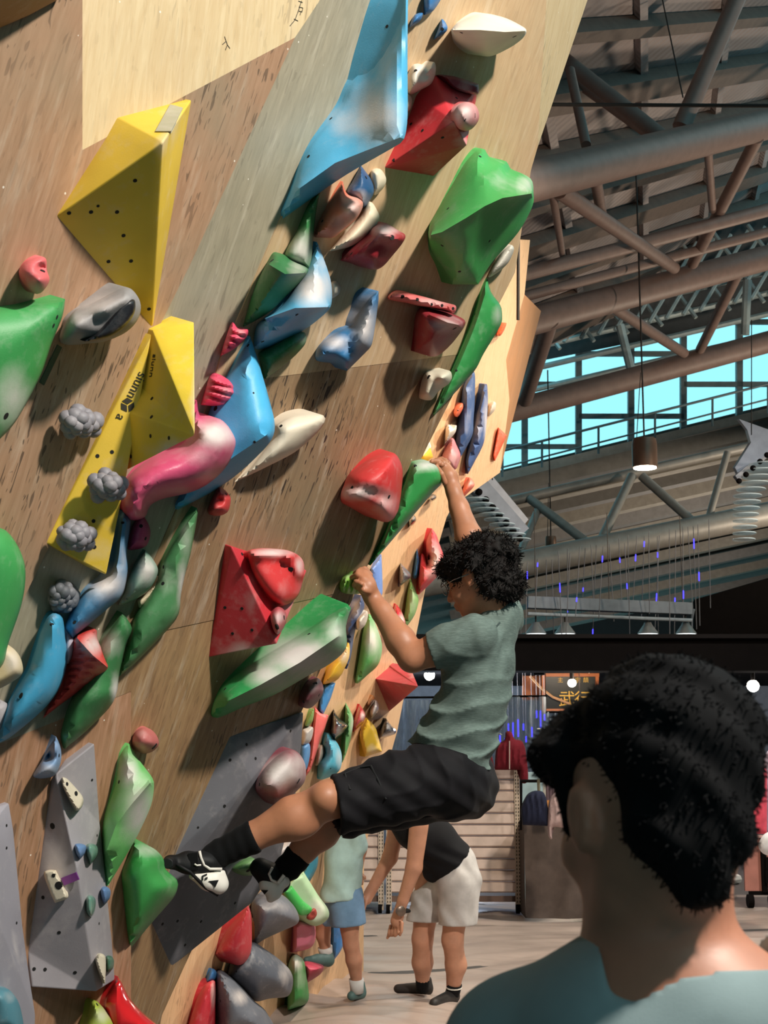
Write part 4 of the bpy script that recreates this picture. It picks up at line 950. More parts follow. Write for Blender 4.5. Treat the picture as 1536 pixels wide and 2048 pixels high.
px_slab('sill', [(940, yb(940) + 16), (1640, yb(1640) + 16), (1640, yb(1640) - 2), (940, yb(940) - 2)], DW - .3, .5, STEEL2, win)
rail = empty('handrail', at(1200, 930, 27.5), 'thin steel handrail in front of the clerestory windows', 'handrail')
HR = simple('rail_grey', '5c7078', .5)
def yr1(x): return 893 + (768 - 893) * (x - 1040) / 496
MB().tube([at(960, yr1(960), 27.5), at(1640, yr1(1640), 27.5)], .025, 8).build('top_rail', HR, rail)
MB().tube([at(960, yr1(960) + 33, 27.5), at(1640, yr1(1640) + 30, 27.5)], .018, 8).build('mid_rail', HR, rail)
for x in (1005, 1084, 1197, 1310, 1425, 1536): MB().tube([at(x, yr1(x), 27.5), at(x, yb(x) + 8, 27.5)], .022, 8).build('post', HR, rail)
# space frame of thin struts under the far roof
sf = empty('space_frame', at(1300, 620, 31), 'lattice of thin pale steel struts under the far roof above the windows', 'roof frame')
fr_ = slab('ceiling', [at(960, 745, 27.9), at(1700, 598, 27.9), at(1700, 400, 27.9), at(960, 480, 27.9)], .1, simple('far_roof_dark', '4a4a4c', .8), FWD); tag(fr_, kind='structure')
PALE = simple('pale_strut', 'a9b4b6', .45, .2)
rd = random.Random(3)
for k in range(4):
    y = 560 + 42 * k
    MB().tube([at(1060, y + 95, 27), at(1640, y - 40, 27)], .055, 8).build('strut', PALE, sf)
for k in range(17):
    x = 1060 + 34 * k; y = 690 - (x - 1060) * .23
    MB().tube([at(x, y + 10, 26.6), at(x + 95, y - 150, 27.4)], .04, 6).build('strut', PALE, sf)
    if k % 2 == 0: MB().tube([at(x + 60, y + 8, 26.6), at(x - 40, y - 130, 27.4)], .04, 6).build('strut', PALE, sf)
MB().tube([at(1240, 650, 26), at(1262, 740, 26)], .08, 8).build('strut', PALE, sf)
MB().tube([at(1495, 560, 26), at(1490, 670, 26)], .08, 8).build('strut', PALE, sf)
# ------------------------------------------------------------------ lower roof beyond the windows
LDECK = simple('lower_roof_deck', '6d6660', .7)
low = slab('ceiling', [at(900, 975, 29.3), at(1720, 775, 29.3), at(1720, 1135, 46), at(760, 1330, 46)], .1, LDECK, Vector((0, 0, 1))); tag(low, kind='structure')
RIB = simple('cream_roof_rib', '9a9184', .6)
for k in range(11):
    f = k / 10; y0 = 1000 + 290 * f; y1 = 835 + 300 * f; d = 29.5 + 12 * f
    MB().bar(at(900, y0, d), at(1640, y1, d), .5, .32 - .1 * f).build('roof_rib', RIB if k % 2 else STEEL2, low)
truss('pale grey roof tube under the lower roof', (at(1018, 1133, 22), at(1536, 1028, 24)), .20,
      [(at(1264, 952, 24), at(1194, 1098, 22.6), .075), (at(1283, 952, 24), at(1402, 1058, 23.4), .075), (at(1060, 998, 24), at(1192, 1099, 22.6), .075), (at(1455, 905, 24), at(1412, 1056, 23.5), .06), (at(1080, 1010, 24), at(1030, 1130, 22), .06)], (3, 8), STEEL2)
truss('slimmer grey tube high under the lower roof', (at(1020, 1002, 24), at(1536, 885, 25)), .085, [], (3, 6), STEEL2)
BLK = simple('near_black_paint', '0d0a0a', .9, spec=.08)
bw = slab('wall_back', [at(300, 1120, 46), at(2200, 1000, 46), at(2200, 1850, 46), at(300, 1850, 46)], .2, simple('dark_back_wall', '1d1b1d', .8), FWD); tag(bw, kind='structure')
mez = empty('trim_1', at(1200, 1310, 18), kind='structure')
MB().box((at(840, 1308, 18) + at(1800, 1308, 18)) / 2, (at(1800, 1308, 18) - at(700, 1308, 18)).x, .5, .44).build('beam', BLK, mez)
MB().box((at(840, 1276, 18) + at(1800, 1276, 18)) / 2 + Vector((0, -.27, .0)), (at(1800, 1308, 18) - at(700, 1308, 18)).x, .06, .05).build('beam_cap', simple('dark_steel_edge', '141010', .7, spec=.1), mez)
MB().box(Vector((7, 24, 2.91)), 22, 11.5, .1).build('soffit', BLK, mez)
slab('upper_panel', [at(1390, 1200, 26), at(1800, 1080, 26), at(1800, 1285, 26), at(1390, 1285, 26)], .1, BLK, FWD, mez)
hw = slab('wall_hall', [Vector((-7, -9, 0)), Vector((-7, 46, 0)), Vector((-7, 46, 12)), Vector((-7, -9, 12))], .2, simple('hall_side_wall', '6a625e', .8), Vector((-1, 0, 0))); tag(hw, kind='structure')
side = slab('wall_right', [Vector((13, -8, 0)), Vector((13, 46, 0)), Vector((13, 46, 12)), Vector((13, -8, 12))], .2, simple('hall_side_wall', '6a625e', .8), Vector((1, 0, 0))); tag(side, kind='structure')
back = slab('wall_rear', [Vector((-8, -9, 0)), Vector((13, -9, 0)), Vector((13, -9, 12)), Vector((-8, -9, 12))], .2, simple('hall_side_wall', '6a625e', .8), Vector((0, -1, 0))); tag(back, kind='structure')
# ------------------------------------------------------------------ pendant lamps
GLOW = emis('lamp_glow', 'fff0d8', 14)
BRZ = simple('bronze_lamp', '7a5c4c', .4, .3)
def pendant(label, x, y, d, r, h, cord_top, mat=BRZ, cone=False):
    p = at(x, y, d); t = empty('pendant_lamp', p, label, 'lamp', 'hanging pendant lamps')
    prof = [(r * (1 if not cone else 1.0), 0), (r * (1 if not cone else .9), h * .15), (r * (1 if not cone else .4), h * .8), (r * (.92 if not cone else .32), h)]
    MB().lathe(p, (0, 0, 1), prof, 24).build('shade', mat, t, sharp=40)
    MB().lathe(p - Vector((0, 0, .012)), (0, 0, 1), [(r * .9, 0), (r * .9, .02)], 24).build('bulb', GLOW if not cone else emis('lamp_soft', 'e8eef0', 1.6), t)
    MB().tube([p + Vector((0, 0, h)), p + Vector((0, 0, cord_top))], .012, 6).build('cord', simple('brown_cord', '2a201c', .6), t)
    if not cone:
        MB().tube([p + Vector((-r * .6, 0, h)), p + Vector((-.02, 0, h + .9))], .006, 5).build('stay', simple('brown_cord', '2a201c', .6), t)
    return t
pendant('bronze drum pendant lamp glowing below the clerestory windows', 1290, 935, 19, .165, .38, 5.5)
pendant('small pale pendant lamp on a long cord under the lower roof', 1102, 1092, 24, .09, .16, 3.0)
for i, (x, lab) in enumerate([(1072, 'grey cone lamp shade nearest the climber\'s back below the strip light'), (1130, 'grey cone lamp shade with a green plant behind it'), (1296, 'grey cone lamp shade under the middle of the strip light'), (1372, 'grey cone lamp shade under the far end of the strip light')]):
    pendant(lab, x, 1268, 20, .15, .16, .27, simple('grey_shade', '8a8a88', .4, .2), True)
# wall flood lamps outside the picture, plus the added uplights and fill lamp
for i, (a, b_, p_, c_, s_) in enumerate(LAMPS):
    a = Vector(a); dirn = (Vector(b_) - a).normalized()
    t = empty('flood_lamp', a, ['black flood lamp aimed at the near climbing wall', 'black flood lamp aimed at the far climbing wall', 'black flood lamp over the shop mats', 'added black uplight brightening the near roof', 'added black uplight brightening the far roof', 'added black uplight brightening the lower roof', 'added black fill lamp behind the spectators'][i], 'lamp')
    MB().lathe(a - dirn * .35, dirn, [(.05, 0), (.12, .08), (.15, .2)], 16).build('housing', BLK, t, sharp=40)
    MB().tube([a - dirn * .3, a - dirn * .3 + Vector((0, 0, 1.2 if dirn.z < 0 else -(a - dirn * .3).z))], .02, 6).build('rod', BLK, t)
# strip light
st = empty('strip_light', at(1220, 1215, 20), 'long white strip light housing hung under the lower roof', 'lamp')
c0, c1 = at(1055, 1205, 20), at(1382, 1218, 20)
MB().bar(c0, c1, .2, .16).build('housing', simple('white_housing', '9a9ea6', .35), st)
MB().tube([c0 + Vector((0, -.05, -.16)), c1 + Vector((0, -.05, -.16))], .025, 8).build('tube', simple('tube_white', 'c4cad0', .2), st)
for f in (.05, .5, .95): MB().tube([c0.lerp(c1, f), c0.lerp(c1, f) + Vector((0, 0, 1.3))], .006, 5).build('hanger', PURL, st)
lead = MB().tube([at(1386, 1218, 20), at(1384, 1240, 20), at(1384, 1258, 20)], [.03, .012, .01], 6).build('lamp_lead', simple('white_housing', '9a9ea6', .35), st)
# blue light cords
BLUEG = emis('blue_led', '3a34ff', 3.5); CORD = simple('grey_cord', '8a868a', .6)
rd = random.Random(11)
for k in range(30):
    x = 1042 + k * 12.8 + rd.uniform(-5, 5); y0 = 1125 - (x - 1042) * .22 + rd.uniform(-8, 8); y1 = rd.uniform(1215, 1290)
    d = rd.uniform(19.2, 20.8); p = at(x, y0, d); q = at(x + rd.uniform(-10, 10), y1, d)
    t = empty('hanging_light', p, 'thin hanging cord with a short blue glowing light', 'light', 'blue light cords hung under the lower roof')
    MB().tube([p, q], .006, 5).build('cord', CORD, t)
    f = rd.uniform(.05, .9); L = rd.uniform(.05, .11)
    if k % 3 != 2: MB().tube([p.lerp(q, f) + Vector((0, -.01, 0)), p.lerp(q, min(1, f + L)) + Vector((0, -.01, 0))], .008, 6).build('light_tip', BLUEG, t)
# ------------------------------------------------------------------ glass plate sculptures
m, nt, b = newmat('plate_glass'); tr = nt.nodes.new('ShaderNodeBsdfTransparent'); mx = nt.nodes.new('ShaderNodeMixShader')
b.inputs['Base Color'].default_value = (.75, .9, .95, 1); b.inputs['Roughness'].default_value = .08
nt.links.new(mixc(nt, ramp(nt, noise(nt, coords(nt), 3, 1), 0, 1), (.7, .85, .9), (.8, .92, .96)), b.inputs['Base Color'])
mx.inputs[0].default_value = .45; nt.links.new(tr.outputs[0], mx.inputs[1]); nt.links.new(b.outputs[0], mx.inputs[2])
nt.links.new(mx.outputs[0], nt.nodes['Material Output'].inputs[0]); PLATE = m
GREYB = simple('grey_beam_metal', '6d7078', .4, .3)
s1 = empty('glass_plate_sculpture', at(1000, 1000, 17), 'hanging grey beam with black balls and pale glass plates beside the climber\'s raised arm', 'hanging sculpture')
MB().bar(at(950, 965, 17), at(1042, 1070, 17), .12, .22).build('beam', GREYB, s1)
MB().bar(at(975, 955, 17), at(1050, 1045, 17.2), .05, .1).build('beam', GREYB, s1)
for k in range(7): MB().ico(at(958 + 13.6 * k, 984 + 15.5 * k, 16.9), .043, 2).build('ball', BLK, s1, True)
for k in range(9):
    x = 940 + k * 10.5; y = 1000 + k * 10; p = at(x + 12, y, 16.9)
    MB().lathe(p, (0, 0, 1), [(.15, 0), (.155, .006), (.15, .012)], 20).build('glass_plate', PLATE, s1, sharp=40)
cable(None, at(985, 760, 17), at(985, 960, 17), .006, None, s1, 'hanger')
s2 = empty('glass_plate_sculpture', at(1510, 950, 17), 'hanging grey wing with a falling stack of pale glass plates near the hall side', 'hanging sculpture')
mbw = [at(1478, 838, 17), at(1545, 862, 17), at(1600, 820, 17.4), at(1600, 905, 17.4), at(1538, 905, 17), at(1480, 955, 17), at(1470, 935, 17), at(1502, 885, 17), at(1495, 860, 17)]
slab('wing', mbw, .12, simple('pale_wing', '8d93a2', .35, .2), FWD, s2)
MB().bar(at(1472, 958, 16.95), at(1600, 850, 17.3), .06, .08).build('beam', GREYB, s2)
for k in range(5): MB().ico(at(1478 + 14 * k, 962 - 13 * k, 16.8), .035, 2).build('ball', BLK, s2, True)
for k in range(13):
    y = 930 + k * 12.5; x = 1530 - (k if k < 5 else 5) * 7 - max(0, k - 5) * 1.0
    p = at(x, y, 16.9); w = .19 - .005 * k
    MB().lathe(p, (0, 0, 1), [(w, 0), (w + .004, .006), (w, .012)], 20).build('glass_plate', PLATE, s2, sharp=40)
cable(None, at(1503, 640, 17), at(1503, 870, 17), .006, None, s2, 'hanger')
# ------------------------------------------------------------------ shop behind the mats
GOLD = simple('gold_letter', 'f0c050', .5, 0); WOODO = simple('orange_wood', 'b0622c', .5)
sg = empty('sign_board', at(1142, 1386, 22), 'dark shop sign with gold characters in an orange wooden frame', 'sign')
slab('board', [at(1092, 1419, 22), at(1192, 1419, 22), at(1192, 1352, 22), at(1092, 1352, 22)], .05, simple('sign_dark', '1c211c', .4), FWD, sg)
for a, b_ in [((1086, 1350), (1198, 1350)), ((1086, 1421), (1198, 1421)), ((1088, 1350), (1088, 1421)), ((1194, 1350), (1194, 1421))]:
    MB().bar(at(*a, 21.97), at(*b_, 21.97), .05, .05).build('frame', WOODO, sg)
for x_ in (1100, 1185): q_ = at(x_, 1350, 22); MB().tube([q_, Vector((q_.x, q_.y, 2.87))], .012, 6).build('hanger', BLK, sg)
SP = Plane(at(1142, 1386, 21.98), -FWD)
for ch, sz, a in [('武', .23, (1117, 1410)), ('行', .23, (1148, 1410)), ('主', .085, (1115, 1364)), ('宗', .085, (1150, 1364)), ('頡', .085, (1166, 1364))]:
    o, _ = lettering(ch, sz * (1.1 if sz > .1 else 1), GOLD, SP, a, (a[0] + 30, a[1]), name='gold_character'); setparent(o, sg)
tag(slab('wooden_beam', [at(1046, 1400, 22.3), at(1086, 1400, 22.3), at(1086, 1352, 22.3), at(1046, 1352, 22.3)], .1, WOODO, FWD), 'orange wooden panel left of the shop sign', 'panel')
tag(MB().tube([at(1060, 1352, 21.93), at(1080, 1374, 21.93), at(1105, 1394, 21.93), at(1140, 1408, 21.93)], .02, 8).build('rope', simple('pale_rope', 'c89a6c', .7)), 'pale rope slung in front of the shop sign', 'rope')
BULB = emis('bare_bulb', 'fff6e8', 30)
for x, y, d, r, lab in [(859, 1350, 20, .075, 'bare glowing bulb between the climber\'s elbow and shirt'), (1144, 1366, 20.5, .06, 'bare glowing bulb in front of the shop sign'), (1178, 1341, 20.6, .035, 'small glowing bulb above the right end of the shop sign'), (1506, 1372, 20, .085, 'bare glowing bulb near the hall side')]:
    p = at(x, y, d); t = empty('bare_bulb', p, lab, 'lamp', 'bare bulbs of the shop')
    MB().ico(p, r, 2).build('bulb', BULB, t, True); MB().tube([p + Vector((0, 0, r * .8)), p + Vector((0, 0, r + .12))], .03, 8).build('socket', BLK, t); MB().tube([p + Vector((0, 0, r)), Vector((p.x, p.y, 2.87))], .008, 6).build('cord', BLK, t)
for (x, d, lab) in [(1078, 19, 'black spotlight cylinder under the dark beam')]:
    p = at(x, 1350, d); t = empty('spotlight', p, lab, 'lamp'); MB().lathe(p, (0, 0, 1), [(.075, 0), (.08, .05), (.08, .2)], 16).build('can', BLK, t, sharp=40); MB().lathe(p + Vector((0, -.02, .215)), (0, 0, 1), [(.05, 0), (.05, .02)], 12).build('collar', simple('white_housing', '9a9ea6', .35), t)
# shop interior: wall, and unseen point lights added to brighten it
SHOPW = simple('shop_back', '7f8890', .7)
tag(slab('wall_shop', [at(700, 1850, 27), at(1800, 1850, 27), at(1800, 1300, 27), at(700, 1300, 27)], .1, SHOPW, FWD), kind='structure')
for loc, pw, c in [((.9, 22.5, 2.5), 320, (.7, .82, 1)), ((2.75, 20.6, 2.62), 70, (1, .8, .6)), ((6.5, 21, 2.6), 160, (1, .85, .8))]:
    l = bpy.data.lights.new('shop_fill_light', 'POINT'); l.energy = pw; l.color = c; l.shadow_soft_size = .2
    o = bpy.data.objects.new('shop_fill_light', l); COL.objects.link(o); o.location = loc
# clear plastic curtain
m, nt, b = newmat('clear_curtain'); tr = nt.nodes.new('ShaderNodeBsdfTransparent'); mx = nt.nodes.new('ShaderNodeMixShader')
vv = coords(nt, (9, 9, .6)); nn = noise(nt, vv, 2, 4)
nt.links.new(mixc(nt, ramp(nt, nn, .35, .65), hexc('647c92'), hexc('bccddb')), b.inputs['Base Color']); b.inputs['Roughness'].default_value = .18
nt.links.new(math_(nt, 'ADD', math_(nt, 'MULTIPLY', ramp(nt, nn, .3, .7), .35), .45), mx.inputs[0]); nt.links.new(tr.outputs[0], mx.inputs[1]); nt.links.new(b.outputs[0], mx.inputs[2])
nt.links.new(mx.outputs[0], nt.nodes['Material Output'].inputs[0]); CURT = m
cu = empty('plastic_curtain', at(950, 1545, 20.5), 'clear bluish plastic curtain hung in sheets across the shop front', 'curtain')
for i, (x0, x1) in enumerate([(740, 806), (806, 880), (880, 952), (952, 1030), (1030, 1092), (1095, 1180)]):
    n_ = 14; vs, fs = [], []
    for j in range(n_ + 1):
        f = j / n_; x = x0 + (x1 - x0) * f
        for yy in (1424 if x0 > 1090 else 1393 if x > 900 else 1400, 1560):
            vs.append(at(x, yy, 20.5 + .03 * math.sin(f * 15 + i) + .02 * math.sin(f * 37)))
    for j in range(n_): fs.append((2 * j, 2 * j + 2, 2 * j + 3, 2 * j + 1))
    meshobj('curtain_sheet', vs, fs, CURT, cu)
for k in range(16):  # added glows imitating blue reflections in the curtain, cords included
    x = 955 + 9 * k + rd.uniform(-2, 2); y = rd.uniform(1420, 1480); p = at(x, y, 20.9)
    t = empty('hanging_light', p, 'short blue glow imitating a reflection in the clear curtain', 'light', 'blue reflections in the curtain')
    MB().tube([p, p - Vector((0, 0, rd.uniform(.08, .28)))], .012, 6).build('light_tip', BLUEG, t)
    MB().tube([p, Vector((p.x, p.y, 2.87))], .004, 5).build('cord', CORD, t)
MB().tube([at(735, 1396, 20.5), at(1094, 1392, 20.5)], .015, 8).build('curtain_rod', BLK, cu); MB().tube([at(1092, 1424, 20.5), at(1185, 1424, 20.5)], .015, 8).build('curtain_rod', BLK, cu)
for x_ in (760, 900, 1040, 1092, 1160): q_ = at(x_, 1424 if x_ > 1090 else 1395, 20.5); MB().tube([q_, Vector((q_.x, q_.y, 2.87))], .006, 5).build('hanger', BLK, cu)
mbs = MB()
for s_ in [[(985, 1456), (995, 1450), (1002, 1458), (990, 1464), (1004, 1470)], [(1074, 1458), (1092, 1458)], [(1082, 1460), (1078, 1478), (1090, 1466), (1088, 1480)]]:
    mbs.tube([at(x, y, 20.42) for x, y in s_], .012, 5)
mbs.build('white_scrawl', simple('white_marker', 'dfe6ea', .6), cu)
q_ = at(1098, 1475, 20.3); tag(MB().box((q_.x, q_.y, .9), .07, .05, 1.86).build('curtain_post', simple('grey_post', '5a5058', .5)), 'grey post standing in the clear curtain gap', 'post')
# cream gondola shelving, backs turned to the mats
CREAM = simple('cream_metal', 'c4afa4', .5); POSTC = simple('cream_post', 'b8a694', .5)
def gondola(label, x0, x1, ytop, y0, d, n):
    t = empty('gondola_shelf', at((x0 + x1) / 2, y0, d), label, 'shelving'); p0 = at(x0, y0, d); p1 = at(x1, y0, d); ztop = at(x1, ytop, d).z
    zb = .2; h = (ztop - zb) / n; cx = (p0.x + p1.x) / 2; w = p1.x - p0.x
    for k in range(n):
        z = zb + h * (k + .5)
        # each back slat: a shallow folded board with a shaded lower lip
        yv_ = p0.y
        prof = [(yv_, z - h * .48), (yv_ - .022, z - h * .36), (yv_ - .02, z + h * .36), (yv_ + .015, z + h * .48), (yv_ + .03, z + h * .48), (yv_ + .03, z - h * .48)]
        vs = [(cx + sx * w / 2, a, b_) for sx in (-1, 1) for a, b_ in prof]; m_ = len(prof)
        meshobj('slat', vs, [list(range(m_)), list(reversed(range(m_, 2 * m_)))] + [[i, i + m_, (i + 1) % m_ + m_, (i + 1) % m_] for i in range(m_)], CREAM, t, smooth=False)
    for px_ in (p0.x, p1.x):
        po = MB().box((px_, p0.y - .01, ztop / 2 + .02), .055, .07, ztop - .02).build('upright', POSTC, t)
        hm = MB()
        for k in range(int(ztop / .036)):
            for sx in (-.013, .013): hm.box((px_ + sx, p0.y - .046, .08 + k * .036), .008, .004, .02)
        hm.build('slot_row', HOLE, po if False else t)
        MB().lathe((px_ - .03, p0.y - .06, .045), (1, 0, 0), [(.045, 0), (.045, .04)], 12).build('wheel', BLK, t)
    MB().box((cx, p0.y + .25, .14), w, .5, .06).build('base', simple('base_brown', '5c463c', .6), t)
    return t
gz = on_floor(1036, 1836).y
gondola('cream metal gondola shelf with slatted back and perforated uprights', 778, 1037, 1537, 1836, gz * 1.0 / math.cos(PITCH) * .985, 11)
gondola('narrow cream gondola shelf behind the bending person\'s arm', 700, 762, 1560, 1836, gz * 1.0, 10)
# dark cloth covered counter
cz = on_floor(1120, 1838).y
n_ = 40; vs, fs = [], []
xa, xb = (at(1042, 1700, cz).x, at(1260, 1700, cz).x)
for i in range(n_ + 1):
    for j in range(21):
        fx, fz_ = i / n_, j / 20
        x = xa + (xb - xa) * fx; z = .93 * (1 - fz_)
        y = cz + .02 * math.sin(fx * 22 + 3 * fz_) * fz_ + .03 * math.sin(8 * (fx + fz_)) * fz_ - .04 * fz_
        vs.append((x, y, max(z, .01)))
for i in range(n_):
    for j in range(20): a = i * 21 + j; fs.append((a, a + 1, a + 22, a + 21))
k = len(vs); vs += [(xa, cz + .7, .93), (xb, cz + .7, .93), (xa, cz + .7, .01), (xb, cz + .7, .01)]
fs += [(0, n_ * 21, k + 1, k), (20, 0, k, k + 2), (n_ * 21, n_ * 21 + 20, k + 3, k + 1)]
tag(meshobj('covered_counter', vs, fs, cloth('dark_cover', '4e433e'), None, True, 60), 'counter draped in a dark brown cloth beside the gondola shelf', 'counter')
# garments and boards
def FP(d): return Plane(at(768, 1500, d), -FWD)
def garment(name, label, col, out, d, b_=.07, chalk=(), cat='jacket', group='garments hung in the shop'):
    return H(name, label, col, out, FP(d), 0, b_, .8, cat=cat, group=group, mat=cloth('cloth_' + col, col), deep=.05, fn=lambda x, y, dd: .008 * np.sin(x * .55 + 1.2 * np.sin(y * .08)) * np.clip(dd / 5, 0, 1))
rj = garment('red_jacket', 'dark red zip jacket on a hanger above the gondola shelf', '641622', '1009,1481 1012,1466 1017,1463 1024,1466 1030,1479 1046,1485 1053,1512 1056,1562 1042,1565 1040,1540! 990,1540! 994,1493', 14.9)
MB().tube([at(1019, 1482, 14.78), at(1019, 1538, 14.78)], .006, 6).build('zip', simple('zip_pale', 'b8a8a0', .4), rj)
garment('red_jacket', 'sliver of a second dark red jacket behind the first', '5c1620', '961,1540! 966,1510 972,1494 982,1502 990,1540!', 15.2)
garment('navy_jacket', 'navy blue jacket hung over the dark counter', '1f2338', '1053,1594 1062,1586 1075,1583 1089,1588 1096,1615 1097,1652! 1046,1650! 1043,1618', 13.6)
garment('pink_jacket', 'pale pink jacket with a hanging sleeve over the dark counter', 'b8a0a0', '1108,1590 1121,1583 1132,1588 1141,1605 1142,1630 1134,1654 1106,1655 1104,1678 1097,1672 1096,1640 1099,1605', 13.55)
gr = empty('garment_rack', at(1090, 1570, 14.2), 'dark garment rack with hanging strips behind the jackets', 'rack')
MB().tube([at(1040, 1562, 14.2), at(1150, 1562, 14.2)], .015, 8).build('bar', BLK, gr)
for k, x in enumerate((1077, 1094, 1100, 1106, 1112)): MB().tube([at(x, 1558, 14.15), at(x + 1, 1600, 14.15)], .016, 6).build('strap', simple('strap_mauve' if k else 'strap_olive', '5e4c54' if k else '6a6452', .7), gr)
for x in (1042, 1148): MB().tube([at(x, 1562, 14.2), at(x, 1660, 14.2)], .012, 8).build('leg', BLK, gr)
ob = empty('orange_board', at(1112, 1600, 15.5), 'orange board in a white frame behind the garment rack', 'board')
slab('board', [at(1092, 1640, 15.5), at(1140, 1640, 15.5), at(1140, 1508, 15.5), at(1092, 1508, 15.5)], .03, simple('orange_paint', 'c98a4a', .6), FWD, ob)
MB().bar(at(1089, 1640, 15.47), at(1089, 1502, 15.47), .03, .03).build('frame', simple('white_paint', 'd8d4cc', .5), ob)
MB().bar(at(1087, 1504, 15.47), at(1142, 1504, 15.47), .03, .03).build('frame', simple('white_paint', 'd8d4cc', .5), ob)
po = MB().box(at(1110, 1560, 15.4), .04, .02, .5).build('upright', POSTC, ob)
tag(slab('standing_board', [at(1045, 1802, 16.2), at(1088, 1802, 16.2), at(1088, 1545, 16.2), at(1045, 1545, 16.2)], .03, simple('pale_cyan', 'a9c4cc', .5), FWD), 'pale blue board standing behind the navy jacket', 'board')
# right side: trolley and bright garments
tz = 12.0
garment('pink_dress', 'bright pink and orange patterned dress on the hall side rack', 'e0566c', '1496,1668! 1500,1620 1506,1570 1512,1535 1522,1530 1534,1545 1534,1668!', tz + .6, .05, cat='dress')
garment('lilac_dress', 'pale lilac dress beside the bright pink one', 'b9b2cc', '1526,1668! 1528,1600 1530,1520 1545,1500 1570,1520 1575,1668!', tz + .8, .05, cat='dress')
tr_ = empty('trolley', on_floor(1510, 1822), 'dusty pink trolley on black castors at the hall side', 'trolley')
yy = on_floor(1500, 1815).y; x0 = at(1470, 1700, yy).x; x1 = x0 + 1.0
zt = at(1500, 1672, yy).z
MB().box(((x0 + x1) / 2, yy + .02, (zt + .17) / 2), x1 - x0, .04, zt - .17).build('panel', simple('dusty_pink_board', 'b07468', .6), tr_)
MB().box(((x0 + x1) / 2, yy + .3, zt - .015), x1 - x0, .6, .03).build('top', simple('dusty_pink_top', 'c08a7c', .5), tr_)
MB().box((at(1507, 1700, yy).x, yy - .02, zt / 2 + .08), .055, .05, zt - .16).build('post', BLK, tr_)
MB().box((at(1517, 1722, yy).x, yy - .04, at(1517, 1720, yy).z), .09, .05, .12).build('bracket', BLK, tr_)
MB().box((at(1514, 1745, yy).x, yy - .04, at(1514, 1745, yy).z), .07, .05, .14).build('bracket', BLK, tr_)
for x in (1478, 1520): MB().lathe(Vector((at(x, 1810, yy).x - .03, yy - .02, .07)), (1, 0, 0), [(.07, 0), (.07, .06)], 14).build('castor', BLK, tr_, sharp=40)
MB().box((at(1500, 1800, yy).x, yy, .15), .25, .05, .04).build('axle', BLK, tr_)
H('white_bundle', 'white folded cloth bundle at the edge of the trolley', 'd8dce4', '1520,1690 1530,1672 1545,1668 1560,1700 1545,1712 1525,1706', FP(tz - .1), 0, .05, cat='bundle', mat=cloth('white_cloth', 'd8dce4'), deep=.05)
tag(MB().tube([on_floor(1440, 1762, .03), on_floor(1476, 1758, .03)], .06, 8).build('white_pipe', simple('white_paint', 'd8d4cc', .5)), 'short white pipe lying beyond the trolley', 'pipe')
